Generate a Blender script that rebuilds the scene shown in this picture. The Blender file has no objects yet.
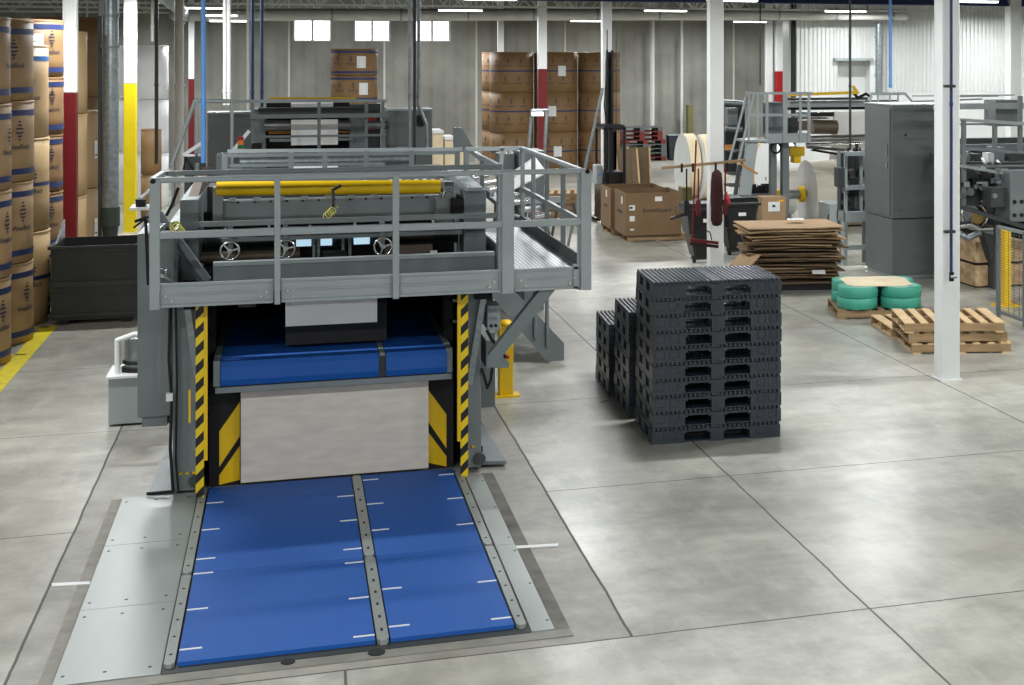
import bpy, bmesh, math, random
from mathutils import Vector, Matrix
random.seed(7)
R = math.radians
SC = bpy.context.scene
COL = SC.collection

# ------------------------------------------------------------------ materials
def _lin(c):
    return tuple((v / 255 / 12.92) if v / 255 <= .04045 else ((v / 255 + .055) / 1.055) ** 2.4 for v in c)

def mat(name, rgb, rough=.5, metal=0, var=.12, scale=3.0, bump=0.0, stretch=(1, 1, 1), emit=0, bscale=60, coat=0, rgb2=None):
    m = bpy.data.materials.new(name); m.use_nodes = True
    nt = m.node_tree; N = nt.nodes; L = nt.links
    b = N['Principled BSDF']
    c = _lin(rgb)
    tc = N.new('ShaderNodeTexCoord'); mp = N.new('ShaderNodeMapping'); mp.inputs['Scale'].default_value = stretch
    L.new(tc.outputs['Object'], mp.inputs['Vector'])
    nz = N.new('ShaderNodeTexNoise'); nz.inputs['Scale'].default_value = scale; nz.inputs['Detail'].default_value = 4
    L.new(mp.outputs['Vector'], nz.inputs['Vector'])
    rp = N.new('ShaderNodeValToRGB')
    lo = _lin(rgb2) if rgb2 else tuple(v * (1 - var) for v in c)
    hi = c if rgb2 else tuple(min(1, v * (1 + var)) for v in c)
    rp.color_ramp.elements[0].position = .32; rp.color_ramp.elements[0].color = (*lo, 1)
    rp.color_ramp.elements[1].position = .68; rp.color_ramp.elements[1].color = (*hi, 1)
    L.new(nz.outputs['Fac'], rp.inputs['Fac']); L.new(rp.outputs['Color'], b.inputs['Base Color'])
    b.inputs['Roughness'].default_value = rough; b.inputs['Metallic'].default_value = metal
    if coat: b.inputs['Coat Weight'].default_value = coat
    if bump:
        n2 = N.new('ShaderNodeTexNoise'); n2.inputs['Scale'].default_value = bscale
        L.new(tc.outputs['Object'], n2.inputs['Vector'])
        bp = N.new('ShaderNodeBump'); bp.inputs['Strength'].default_value = bump; bp.inputs['Distance'].default_value = .01
        L.new(n2.outputs['Fac'], bp.inputs['Height']); L.new(bp.outputs['Normal'], b.inputs['Normal'])
    if emit:
        b.inputs['Emission Color'].default_value = (*c, 1); b.inputs['Emission Strength'].default_value = emit
    return m

def stripes(name, rgb_a, rgb_b, axis, period, frac=.5, slant=0.0, slant_axis=None, rough=.5, off=0.0, metal=0):
    """hard two-colour stripes along one object axis, optionally slanted"""
    m = mat(name, rgb_a, rough, metal); nt = m.node_tree; N = nt.nodes; L = nt.links; b = N['Principled BSDF']
    tc = N.new('ShaderNodeTexCoord'); sp = N.new('ShaderNodeSeparateXYZ'); L.new(tc.outputs['Object'], sp.inputs[0])
    v = sp.outputs[axis]
    if slant:
        mu = N.new('ShaderNodeMath'); mu.operation = 'MULTIPLY'; mu.inputs[1].default_value = slant; L.new(sp.outputs[slant_axis], mu.inputs[0])
        ad = N.new('ShaderNodeMath'); L.new(v, ad.inputs[0]); L.new(mu.outputs[0], ad.inputs[1]); v = ad.outputs[0]
    a2 = N.new('ShaderNodeMath'); a2.inputs[1].default_value = off + 1000 * period; L.new(v, a2.inputs[0])
    md = N.new('ShaderNodeMath'); md.operation = 'MODULO'; md.inputs[1].default_value = period; L.new(a2.outputs[0], md.inputs[0])
    lt = N.new('ShaderNodeMath'); lt.operation = 'LESS_THAN'; lt.inputs[1].default_value = period * frac; L.new(md.outputs[0], lt.inputs[0])
    mx = N.new('ShaderNodeMix'); mx.data_type = 'RGBA'
    mx.inputs['A'].default_value = (*_lin(rgb_a), 1); mx.inputs['B'].default_value = (*_lin(rgb_b), 1)
    L.new(lt.outputs[0], mx.inputs['Factor']); L.new(mx.outputs['Result'], b.inputs['Base Color'])
    return m

M = {}
M['gray'] = mat('machine_gray_paint', (118, 126, 127), .42, .15, .08)
M['gray_lt'] = mat('light_gray_paint', (156, 164, 165), .4, .15, .06)
M['gray_dk'] = mat('dark_gray_paint', (62, 66, 66), .5, .1, .1)
M['cab'] = mat('cabinet_gray_enamel', (110, 116, 116), .42, .1, .05)
M['char'] = mat('charcoal_steel', (48, 52, 50), .5, .2, .1)
M['black'] = mat('black_matte', (9, 9, 10), .75, 0, .2)
M['blackg'] = mat('black_glossy', (20, 21, 23), .35, 0, .1)
M['steel'] = mat('brushed_steel', (150, 152, 150), .3, .8, .15, 8, stretch=(1, 12, 1))
M['chrome'] = mat('polished_steel', (200, 202, 202), .18, .95, .05)
M['galv'] = mat('galvanised_steel', (140, 148, 150), .38, .7, .2, 14)
M['plate'] = mat('galvanised_floor_plate', (150, 156, 152), .36, .25, .08, 2, stretch=(1, .3, 1))
M['ppal'] = mat('black_recycled_plastic', (46, 53, 62), .33, 0, .12, 5)
M['blue'] = mat('blue_conveyor_belt', (6, 80, 160), .6, 0, .06, 30, .3, bscale=200)
M['paper'] = mat('white_paper', (246, 246, 244), .6, 0, .03)
M['paperw'] = mat('warm_white_paper', (208, 199, 182), .7, 0, .05, 2, stretch=(1, 1, 6))
M['curtain'] = mat('off_white_skirt', (205, 198, 186), .7, 0, .08, 5, stretch=(1, 1, 4))
M['card'] = mat('brown_cardboard', (158, 130, 96), .75, 0, .08, 4, .08)
M['cardd'] = mat('dark_cardboard', (106, 86, 62), .8, 0, .12, 4, .08)
M['kraft'] = mat('kraft_wrap', (158, 128, 88), .6, 0, .07, 2.5, .1, bscale=18)
M['kraft2'] = mat('pale_kraft_wrap', (184, 154, 108), .55, 0, .06, 2, .1, bscale=18)
M['kraft3'] = mat('brown_kraft_wrap', (128, 98, 62), .6, 0, .08, 2.5, .1, bscale=14)
M['band'] = mat('navy_printed_band', (26, 44, 92), .5, 0, .1)
M['bandb'] = mat('bright_blue_band', (44, 110, 190), .5, 0, .1)
M['ink'] = mat('dark_navy_ink', (40, 42, 62), .6, 0, .1)
M['label'] = mat('white_label', (222, 224, 222), .5, 0, .03)
M['print'] = mat('black_print', (40, 40, 42), .6, 0, .1)
M['white'] = mat('white_painted_steel', (222, 224, 222), .45, 0, .05, 1.5)
M['pipe_w'] = mat('off_white_pipe', (190, 190, 184), .45, 0, .08)
M['red'] = mat('dark_red_paint', (98, 4, 10), .45, 0, .08)
M['redb'] = mat('bright_red_paint', (158, 18, 26), .4, 0, .08)
M['yel'] = mat('safety_yellow_paint', (232, 190, 8), .42, 0, .06)
M['yelcol'] = mat('column_yellow_paint', (232, 208, 12), .45, 0, .06)
M['yelf'] = mat('yellow_floor_paint', (222, 204, 24), .45, 0, .12, 9)
M['wood'] = mat('pallet_pine', (206, 176, 130), .7, 0, .18, 3, .1, stretch=(1, 8, 8))
M['woodd'] = mat('weathered_pine', (150, 124, 90), .75, 0, .2, 3, .1, stretch=(1, 8, 8))
M['osb'] = mat('knotty_crate_board', (212, 186, 146), .75, 0, .1, 9, rgb2=(168, 132, 92))
M['bluepipe'] = mat('light_blue_pipe', (86, 142, 205), .4, 0, .06)
M['bluedk'] = mat('dark_blue_pipe', (26, 46, 88), .45, 0, .1)
M['bluebeam'] = mat('blue_girder_paint', (30, 54, 104), .5, 0, .1)
M['green'] = mat('green_strapping', (70, 166, 142), .45, 0, .1, 3, stretch=(1, 1, 60))
M['maroon'] = mat('maroon_mop_pile', (52, 16, 16), .95, 0, .3, 60, .8, bscale=90)
M['orange'] = mat('orange_wood', (206, 138, 48), .5, 0, .1)
M['brownrol'] = mat('brown_roller', (96, 84, 70), .5, .2, .15)
M['olive'] = mat('olive_box', (112, 108, 62), .6, 0, .1)
M['greendk'] = mat('dark_green_rubber', (40, 52, 44), .6, 0, .15)
M['tube_y'] = mat('pale_yellow_hose', (228, 220, 96), .5, 0, .1)
M['roof'] = mat('dark_roof_deck', (40, 42, 42), .8, 0, .15)
M['truss'] = mat('gray_truss_paint', (205, 207, 203), .5, 0, .08)
M['lamp'] = mat('lamp_diffuser', (255, 255, 250), .5, emit=9)
M['glass'] = mat('bright_window_pane', (240, 250, 255), .2, emit=5)
M['reflected_glow'] = mat('window_reflection_glow', (190, 225, 245), .3, emit=.9)  # faint glow imitating window light reflected in the machine
M['tcream'] = mat('cream_board', (232, 214, 178), .7, 0, .08)
M['hazard'] = stripes('hazard_stripes', (18, 18, 18), (232, 200, 20), 2, .145, .5, -1.0, 0)
M['grate'] = stripes('deck_grating', (90, 95, 96), (176, 182, 184), 0, .034, .6, rough=.35, metal=.5)
M['mesh'] = mat('mesh_wire', (104, 108, 108), .5, .3)
M['stackw'] = mat('white_wrapped_roll', (226, 228, 228), .4, 0, .04, 2)
M['scrap'] = mat('scrap_steel_paint', (44, 48, 46), .45, .3, .15, 2)

# ------------------------------------------------------------------ mesh builder
class MB:
    def __init__(s): s.v = []; s.f = []; s.sm = []; s.mi = []; s.m = 0
    def _add(s, vs, fs, smooth=False):
        n = len(s.v); s.v += [tuple(p) for p in vs]
        for f in fs: s.f.append([n + i for i in f]); s.sm.append(smooth); s.mi.append(s.m)
        return s
    def box(s, x0, x1, y0, y1, z0, z1):
        x0, x1 = min(x0, x1), max(x0, x1); y0, y1 = min(y0, y1), max(y0, y1); z0, z1 = min(z0, z1), max(z0, z1)
        vs = [(x, y, z) for z in (z0, z1) for y in (y0, y1) for x in (x0, x1)]
        return s._add(vs, [(0, 2, 3, 1), (4, 5, 7, 6), (0, 1, 5, 4), (2, 6, 7, 3), (0, 4, 6, 2), (1, 3, 7, 5)])
    def rbox(s, cx, cy, z0, w, d, h, rz=0, tilt=0):
        """box centred at cx, cy, standing on z0, turned rz about z and tilted about its x axis"""
        mt = Matrix.Translation((cx, cy, z0)) @ Matrix.Rotation(rz, 4, 'Z') @ Matrix.Rotation(tilt, 4, 'X')
        vs = [mt @ Vector((x, y, z)) for z in (0, h) for y in (-d / 2, d / 2) for x in (-w / 2, w / 2)]
        return s._add(vs, [(0, 2, 3, 1), (4, 5, 7, 6), (0, 1, 5, 4), (2, 6, 7, 3), (0, 4, 6, 2), (1, 3, 7, 5)])
    def beam(s, p, q, w, h, up=(0, 0, 1)):
        p = Vector(p); q = Vector(q); d = (q - p).normalized(); u = Vector(up)
        if abs(d.dot(u)) > .97: u = Vector((0, 1, 0))
        a = d.cross(u).normalized() * w / 2; b = a.cross(d).normalized() * h / 2
        vs = [c + i * a + j * b for c in (p, q) for j in (-1, 1) for i in (-1, 1)]
        return s._add(vs, [(0, 2, 3, 1), (4, 5, 7, 6), (0, 1, 5, 4), (2, 6, 7, 3), (0, 4, 6, 2), (1, 3, 7, 5)])
    def cyl(s, p, q, r, n=16, r2=None, caps=True):
        p = Vector(p); q = Vector(q); r2 = r if r2 is None else r2
        d = (q - p).normalized(); u = Vector((0, 0, 1)) if abs(d.z) < .9 else Vector((0, 1, 0))
        a = d.cross(u).normalized(); b = d.cross(a).normalized()
        vs = [p + (a * math.cos(t) + b * math.sin(t)) * r for t in [2 * math.pi * i / n for i in range(n)]]
        vs += [q + (a * math.cos(t) + b * math.sin(t)) * r2 for t in [2 * math.pi * i / n for i in range(n)]]
        s._add(vs, [(i, (i + 1) % n, n + (i + 1) % n, n + i) for i in range(n)], True)
        if caps: s._add(vs, [tuple(range(n))[::-1], tuple(range(n, 2 * n))])
        return s
    def lathe(s, c, prof, n=32):
        """prof: (radius, z) list turned about the vertical axis through c"""
        vs = [(c[0] + r * math.cos(2 * math.pi * i / n), c[1] + r * math.sin(2 * math.pi * i / n), c[2] + z) for r, z in prof for i in range(n)]
        fs = [(k * n + i, k * n + (i + 1) % n, (k + 1) * n + (i + 1) % n, (k + 1) * n + i) for k in range(len(prof) - 1) for i in range(n)]
        return s._add(vs, fs, True)
    def tube(s, pts, r, n=8):
        for a, b in zip(pts, pts[1:]): s.cyl(a, b, r, n)
        for a in pts[1:-1]: s.ball(a, r, 6, n)
        return s
    def ball(s, c, r, k=8, n=12):
        vs = [(c[0] + r * math.sin(math.pi * j / k) * math.cos(2 * math.pi * i / n), c[1] + r * math.sin(math.pi * j / k) * math.sin(2 * math.pi * i / n), c[2] + r * math.cos(math.pi * j / k)) for j in range(k + 1) for i in range(n)]
        return s._add(vs, [(j * n + i, (j + 1) * n + i, (j + 1) * n + (i + 1) % n, j * n + (i + 1) % n) for j in range(k) for i in range(n)], True)
    def torus(s, c, ax, Rr, r, n=28, k=8):
        ax = Vector(ax).normalized(); u = Vector((0, 0, 1)) if abs(ax.z) < .9 else Vector((0, 1, 0))
        a = ax.cross(u).normalized(); b = ax.cross(a); c = Vector(c); vs = []
        for i in range(n):
            t = 2 * math.pi * i / n; e = a * math.cos(t) + b * math.sin(t)
            for j in range(k):
                q = 2 * math.pi * j / k; vs.append(c + e * (Rr + r * math.cos(q)) + ax * r * math.sin(q))
        return s._add(vs, [(i * k + j, ((i + 1) % n) * k + j, ((i + 1) % n) * k + (j + 1) % k, i * k + (j + 1) % k) for i in range(n) for j in range(k)], True)
    def prism(s, poly, axis, a0, a1):
        """poly: 2-D outline; axis 'x': (y,z), 'y': (x,z), 'z': (x,y)"""
        def P(u, v, a): return {'x': (a, u, v), 'y': (u, a, v), 'z': (u, v, a)}[axis]
        n = len(poly); vs = [P(u, v, a0) for u, v in poly] + [P(u, v, a1) for u, v in poly]
        return s._add(vs, [tuple(range(n))[::-1], tuple(range(n, 2 * n))] + [(i, (i + 1) % n, n + (i + 1) % n, n + i) for i in range(n)])
    def xf(s, mt, start=0):
        for i in range(start, len(s.v)): s.v[i] = tuple(mt @ Vector(s.v[i]))
        return s
    def build(s, name, m, parent=None, bevel=0, at=None):
        base = Vector((0, 0, 0))
        if parent is not None:
            r = parent
            while r.parent: r = r.parent
            base = Vector(r.location)
        elif at is not None: base = Vector(at)
        me = bpy.data.meshes.new(name)
        me.from_pydata([tuple(Vector(v) - base) for v in s.v], [], s.f)
        me.polygons.foreach_set('use_smooth', s.sm); me.polygons.foreach_set('material_index', s.mi)
        for k in (m if isinstance(m, (list, tuple)) else [m]): me.materials.append(M[k] if isinstance(k, str) else k)
        bm = bmesh.new(); bm.from_mesh(me); bmesh.ops.recalc_face_normals(bm, faces=bm.faces); bm.to_mesh(me); bm.free()
        me.update()
        o = bpy.data.objects.new(name, me); COL.objects.link(o)
        if parent is not None: o.parent = parent
        elif at is not None: o.location = base
        if bevel:
            b = o.modifiers.new('bevel', 'BEVEL'); b.width = bevel; b.segments = 2; b.limit_method = 'ANGLE'; b.angle_limit = R(50)
        return o

def tag(o, label, cat, group=None, kind=None):
    o['label'] = label; o['category'] = cat
    if group: o['group'] = group
    if kind: o['kind'] = kind
    return o
def thing(name, label, cat, loc=(0, 0, 0), group=None):
    o = bpy.data.objects.new(name, None); COL.objects.link(o); o.location = loc; o.empty_display_size = .2
    return tag(o, label, cat, group)
def struct(o): o['kind'] = 'structure'; return o
def dup(root, loc=None, rotz=None, label=None, group=None):
    r = root.copy(); COL.objects.link(r)
    if loc is not None: r.location = loc
    if rotz is not None: r.rotation_euler = (0, 0, rotz)
    if label: r['label'] = label
    if group: r['group'] = group
    for ch in list(root.children):
        c = ch.copy(); COL.objects.link(c); c.parent = r
        for g in list(ch.children):
            d = g.copy(); COL.objects.link(d); d.parent = c
    return r
def text_verts(s, size, extrude=0.0):
    cu = bpy.data.curves.new('lettering', 'FONT'); cu.body = s; cu.size = size; cu.align_x = 'CENTER'; cu.align_y = 'CENTER'; cu.offset = size * .012
    ob = bpy.data.objects.new('lettering', cu); COL.objects.link(ob)
    dg = bpy.context.evaluated_depsgraph_get(); me = bpy.data.meshes.new_from_object(ob.evaluated_get(dg))
    vs = [v.co.copy() for v in me.vertices]; fs = [tuple(p.vertices) for p in me.polygons]
    bpy.data.objects.remove(ob); bpy.data.meshes.remove(me)
    return vs, fs

# ------------------------------------------------------------------ camera
cam = bpy.data.cameras.new('camera'); camo = bpy.data.objects.new('camera', cam); COL.objects.link(camo)
cam.sensor_width = 36; cam.sensor_fit = 'HORIZONTAL'; cam.lens = 1456 / 1024 * 36
cam.shift_x = -(730 - 512) / 1024; cam.shift_y = -(342.5 - 60) / 1024
cam.clip_end = 300
camo.location = (0, 0, 3.5); camo.rotation_euler = (R(90), 0, -math.atan(442 / 1456))
SC.camera = camo

# ------------------------------------------------------------------ floor
def floor_material():
    m = bpy.data.materials.new('polished_concrete'); m.use_nodes = True; nt = m.node_tree; N = nt.nodes; L = nt.links; b = N['Principled BSDF']
    geo = N.new('ShaderNodeNewGeometry'); sp = N.new('ShaderNodeSeparateXYZ'); L.new(geo.outputs['Position'], sp.inputs[0])
    def mth(op, a, bb=None, c=None):
        n = N.new('ShaderNodeMath'); n.operation = op
        for i, v in enumerate((a, bb, c)):
            if v is None: continue
            if isinstance(v, (int, float)): n.inputs[i].default_value = v
            else: L.new(v, n.inputs[i])
        return n.outputs[0]
    def noise(scale, detail=5, rough=.6, st=(1, 1, 1), dist=0):
        mp = N.new('ShaderNodeMapping'); mp.inputs['Scale'].default_value = st; L.new(geo.outputs['Position'], mp.inputs['Vector'])
        n = N.new('ShaderNodeTexNoise'); n.inputs['Scale'].default_value = scale; n.inputs['Detail'].default_value = detail; n.inputs['Roughness'].default_value = rough; n.inputs['Distortion'].default_value = dist
        L.new(mp.outputs[0], n.inputs['Vector']); return n.outputs['Fac']
    X, Y = sp.outputs[0], sp.outputs[1]
    wob = mth('MULTIPLY', mth('SUBTRACT', noise(1.4, 6), .5), .03)
    Xw = mth('ADD', X, wob); Yw = mth('ADD', Y, wob)
    pit = mth('MULTIPLY', mth('MULTIPLY', mth('GREATER_THAN', Xw, -1.52), mth('LESS_THAN', Xw, 2.0)), mth('GREATER_THAN', Yw, 8.63))
    def line(v, a, w): return mth('LESS_THAN', mth('ABSOLUTE', mth('SUBTRACT', v, a)), w)
    def per(v, off, p, w):
        return mth('LESS_THAN', mth('ABSOLUTE', mth('SUBTRACT', mth('FRACT', mth('ADD', mth('DIVIDE', mth('SUBTRACT', v, off), p), 100.5)), .5)), w / p)
    grid = mth('MAXIMUM', per(Xw, 3.55, 3.24, .008), per(Yw, 8.63, 3.1, .007))
    inpit_line = mth('MAXIMUM', line(Yw, 14.8, .007), 0)
    g = mth('MAXIMUM', mth('MULTIPLY', grid, mth('SUBTRACT', 1, pit)), mth('MULTIPLY', inpit_line, pit))
    edge = mth('MULTIPLY', mth('MAXIMUM', line(Xw, -1.52, .009), line(Xw, 2.0, .009)), mth('GREATER_THAN', Y, 8.62))
    edge = mth('MAXIMUM', edge, line(Yw, 8.63, .008))
    joint = mth('MAXIMUM', g, edge)
    def mix(f, a, bb):
        n = N.new('ShaderNodeMix'); n.data_type = 'RGBA'
        L.new(f, n.inputs['Factor'])
        for k, v in (('A', a), ('B', bb)):
            if isinstance(v, tuple): n.inputs[k].default_value = (*_lin(v), 1)
            else: L.new(v, n.inputs[k])
        return n.outputs['Result']
    def ramp(f, p0, p1):
        n = N.new('ShaderNodeMapRange'); n.inputs['From Min'].default_value = p0; n.inputs['From Max'].default_value = p1; n.clamp = True
        L.new(f, n.inputs['Value']); return n.outputs['Result']
    big = ramp(noise(.55, 7, .66), .38, .64)
    col = mix(big, (148, 147, 138), (190, 189, 178))
    fine = ramp(noise(2.6, 8, .68, (1, 1.3, 1)), .4, .7)
    col = mix(mth('MULTIPLY', fine, .62), col, (116, 115, 107))
    speck = ramp(noise(38, 3, .6), .62, .75)
    col = mix(mth('MULTIPLY', speck, .22), col, (104, 102, 94))
    warm = ramp(noise(.33, 3), .5, .7)
    col = mix(mth('MULTIPLY', warm, .4), col, (176, 172, 158))
    scr = ramp(noise(2.0, 8, .7, (3, .8, 1)), .5, .75)
    col = mix(mth('MULTIPLY', scr, .4), col, (204, 204, 194))
    pcol = mix(ramp(noise(1.8, 8, .7), .4, .62), (112, 109, 102), (150, 147, 138))
    col = mix(mth('MULTIPLY', pit, .75), col, pcol)
    # darker along the joint lines
    col = mix(mth('MULTIPLY', joint, .85), col, (52, 50, 46))
    L.new(col, b.inputs['Base Color'])
    ro = mth('ADD', mth('MULTIPLY', noise(.9, 3, .5), .16), .225)
    ro = mth('ADD', ro, mth('MULTIPLY', pit, .14)); ro = mth('ADD', ro, mth('MULTIPLY', joint, .3))
    L.new(ro, b.inputs['Roughness']); b.inputs['Specular IOR Level'].default_value = .5
    b.inputs['Coat Weight'].default_value = .0
    bp = N.new('ShaderNodeBump'); bp.inputs['Strength'].default_value = .06; bp.inputs['Distance'].default_value = .01
    L.new(noise(7, 5), bp.inputs['Height']); L.new(bp.outputs[0], b.inputs['Normal'])
    return m

def wall_material(name, rgb, panel, groove, rough=.85):
    m = mat(name, rgb, rough, 0, .1, 1.2, .15, stretch=(1.5, 1.5, .35), bscale=10)
    nt = m.node_tree; N = nt.nodes; L = nt.links; b = N['Principled BSDF']
    tc = N.new('ShaderNodeTexCoord'); sp = N.new('ShaderNodeSeparateXYZ'); L.new(tc.outputs['Object'], sp.inputs[0])
    src = b.inputs['Base Color'].links[0].from_socket
    def stripe(per, frac, k, prev):
        a = N.new('ShaderNodeMath'); a.operation = 'DIVIDE'; a.inputs[1].default_value = per; L.new(sp.outputs[0], a.inputs[0])
        ad = N.new('ShaderNodeMath'); ad.inputs[1].default_value = 100.0; L.new(a.outputs[0], ad.inputs[0])
        fr = N.new('ShaderNodeMath'); fr.operation = 'FRACT'; L.new(ad.outputs[0], fr.inputs[0])
        lt = N.new('ShaderNodeMath'); lt.operation = 'LESS_THAN'; lt.inputs[1].default_value = frac; L.new(fr.outputs[0], lt.inputs[0])
        mu = N.new('ShaderNodeMath'); mu.operation = 'MULTIPLY'; mu.inputs[1].default_value = k[0]; L.new(lt.outputs[0], mu.inputs[0])
        mx = N.new('ShaderNodeMix'); mx.data_type = 'RGBA'; mx.inputs['B'].default_value = (*_lin(k[1]), 1)
        L.new(mu.outputs[0], mx.inputs['Factor']); L.new(prev, mx.inputs['A']); return mx.outputs['Result']
    c = stripe(groove, .35, (.22, (96, 94, 86)), src)
    c = stripe(panel, .02, (.9, (206, 204, 196)), c)
    nz = N.new('ShaderNodeTexNoise'); nz.inputs['Scale'].default_value = .5; nz.inputs['Detail'].default_value = 5; L.new(tc.outputs['Object'], nz.inputs['Vector'])
    rm = N.new('ShaderNodeMapRange'); rm.inputs['From Min'].default_value = .4; rm.inputs['From Max'].default_value = .65; rm.inputs['To Max'].default_value = .42; L.new(nz.outputs['Fac'], rm.inputs['Value'])
    mx = N.new('ShaderNodeMix'); mx.data_type = 'RGBA'; mx.inputs['B'].default_value = (*_lin((190, 190, 180)), 1); L.new(rm.outputs[0], mx.inputs['Factor']); L.new(c, mx.inputs['A'])
    L.new(mx.outputs['Result'], b.inputs['Base Color'])
    return m

fb = MB().box(-12, 32, -9, 52, -.3, 0); struct(fb.build('floor', floor_material()))
WALL_Y = 50.7; CEIL = 5.75
wins = [(0.16, 1.41), (2.12, 3.34), (4.1, 5.36)]; wz0, wz1 = 4.12, 4.86
wb = MB(); xs = [-12] + [v for w in wins for v in w] + [32]
wb.box(-12, 32, WALL_Y, WALL_Y + .3, 0, wz0); wb.box(-12, 32, WALL_Y, WALL_Y + .3, wz1, CEIL + .2)
for i in range(0, len(xs), 2): wb.box(xs[i], xs[i + 1], WALL_Y, WALL_Y + .3, wz0, wz1)
struct(wb.build('wall_back', wall_material('ribbed_concrete', (128, 128, 122), 3.1, .42)))
for i, (a, c) in enumerate(wins):
    g = MB().box(a, c, WALL_Y + .14, WALL_Y + .16, wz0, wz1); w = struct(g.build('window_%d' % (i + 1), 'glass'))
    f = MB(); mx_ = (a + c) / 2
    f.box(a, c, WALL_Y + .05, WALL_Y + .13, wz0, wz0 + .05); f.box(a, c, WALL_Y + .05, WALL_Y + .13, wz1 - .05, wz1)
    for x in (a + .025, mx_, c - .025): f.box(x - .04, x + .04, WALL_Y + .05, WALL_Y + .13, wz0 + .05, wz1 - .05)
    f.build('window_frame', 'truss', w)
dark = wall_material('side_wall_concrete', (120, 118, 110), 3.1, .42)
struct(MB().box(-12.3, -12, -9, 51, 0, CEIL + .2).build('wall_left', dark))
struct(MB().box(32, 32.3, -9, 51, 0, CEIL + .2).build('wall_right', dark))
struct(MB().box(-12, 32, -9.3, -9, 0, CEIL + .2).build('wall_front', dark))
struct(MB().box(-12.3, 32.3, -9.3, 51, CEIL, CEIL + .2).build('ceiling', 'roof'))
# white clad partition on the right, ribbed above and smooth below, with an alcove
pw = MB(); WY = 43.0; PX0, PX1, AX0, AX1 = 15.0, 31.9, 16.6, 17.7
zr = 2.47
p = .14; x = PX0
def ribs(mb, a, b_, z0, z1):
    x = a
    while x < b_ - .001:
        e = min(x + p, b_)
        w3 = (e - x)
        mb._add([(x, WY, z0), (x + .45 * w3, WY, z0), (x + .6 * w3, WY - .035, z0), (x + .85 * w3, WY - .035, z0), (e, WY, z0),
                 (x, WY, z1), (x + .45 * w3, WY, z1), (x + .6 * w3, WY - .035, z1), (x + .85 * w3, WY - .035, z1), (e, WY, z1)],
                [(0, 1, 6, 5), (1, 2, 7, 6), (2, 3, 8, 7), (3, 4, 9, 8)])
        x = e
ribs(pw, PX0, AX0, zr, CEIL); ribs(pw, AX0, AX1, 3.55, CEIL); ribs(pw, AX1 + .35, PX1, zr, CEIL)
pw.box(PX0, PX1, WY + .4, WY + .6, 0, CEIL); pw.box(PX0, AX0, WY - .02, WY + .4, 0, zr)
pw.box(AX1, PX1, WY - .02, WY + .4, 0, zr); pw.box(AX1, AX1 + .35, WY - .03, WY + .4, zr, CEIL); pw.box(PX0 - .02, PX0, WY, WY + .6, 0, CEIL)
pw.box(AX0 - .03, AX0, WY, WY + .4, zr, 3.5)
struct(pw.build('wall_partition', mat('white_cladding', (214, 216, 214), .4, .1, .03)))
struct(MB().box(AX0 - .15, AX1 + .05, WY - .2, WY + .05, 3.48, 3.56).build('trim_1', 'gray_lt'))
struct(MB().box(PX0 + .03, PX0 + .16, WY - .14, WY - .04, 0, CEIL).build('trim_2', 'black'))
# floor paint
MBx = MB()
pts = [(-3.01, 17.3), (-2.91, 17.27), (-2.96, 20.77), (-3.1, 20.81)]
def floor_poly(name, pts, m, z=.004, k='structure'):
    o = MB().prism(pts, 'z', .0005, z).build(name, m)
    o['kind'] = k; return o
o = floor_poly('trim_3', [(-3.1, 14.5), (-2.9, 14.5), (-2.9, 20.9), (-3.1, 20.9)], 'yelf')
o = floor_poly('trim_4', [(-3.3, 18.95), (-2.98, 18.95), (-2.98, 19.02), (-3.3, 19.02)], 'yelf')
o = floor_poly('trim_5', [(-3.3, 20.8), (-2.98, 20.8), (-2.98, 20.9), (-3.3, 20.9)], 'yelf')
o = floor_poly('trim_6', [(1.51, 10.42), (1.52, 10.47), (1.87, 10.43), (1.86, 10.38)], 'label', .0075)
o = floor_poly('trim_7', [(-1.5, 10.56), (-1.51, 10.62), (-1.27, 10.58), (-1.26, 10.53)], 'label', .0075)

# ------------------------------------------------------------------ columns
COLS = []
def column(x, y, label, band=None, w=.3, z0band=0, bz=2.2, base=True):
    t = thing('steel_column', label, 'column', (x, y, 0), 'steel roof columns')
    c = MB(); h = w / 2; tk = .022
    zt = CEIL - .02; zb = bz if band else .0
    for z0, z1, mm in (([(0, zb, 1)] if band else []) + [(zb, zt, 0)]):
        c.m = mm
        c.box(x - h, x + h, y - h, y - h + tk, z0, z1); c.box(x - h, x + h, y + h - tk, y + h, z0, z1)
        c.box(x - tk / 2, x + tk / 2, y - h + tk, y + h - tk, z0, z1)
    c.build('shaft', ['white', band or 'white'], t)
    if base:
        b = MB().box(x - .24, x + .24, y - .24, y + .24, 0, .022)
        for sx in (-1, 1):
            for sy in (-1, 1): b.cyl((x + sx * .19, y + sy * .19, .022), (x + sx * .19, y + sy * .19, .06), .016, 6)
        b.build('base_plate', 'white', t)
    MB().box(x - .2, x + .2, y - .2, y + .2, zt - .9, zt - .86).build('cap_plate', 'white', t)
    return t
def box_column(x, y, w, d, label, band=None, bz=0):
    """closed square tube column with flange lips"""
    t = thing('steel_column', label, 'column', (x, y, 0), 'steel roof columns')
    c = MB(); zt = CEIL - .02
    for z0, z1, mm in (([(0, bz, 1)] if band else []) + [(bz if band else 0, zt, 0)]):
        c.m = mm; c.box(x - w / 2, x + w / 2, y - d / 2, y + d / 2, z0, z1)
    c.build('shaft', ['white', band or 'white'], t, bevel=.012)
    b = MB().box(x - w * .6, x + w * .6, y - d * .6, y + d * .6, 0, .012)
    for sx in (-1, 1):
        for sy in (-1, 1): MB().cyl((x + sx * w * .54, y + sy * d * .54, .012), (x + sx * w * .54, y + sy * d * .54, .03), .008, 6).build('anchor_bolt', 'white', t)
    b.build('base_plate', 'white', t)
    return t
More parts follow.
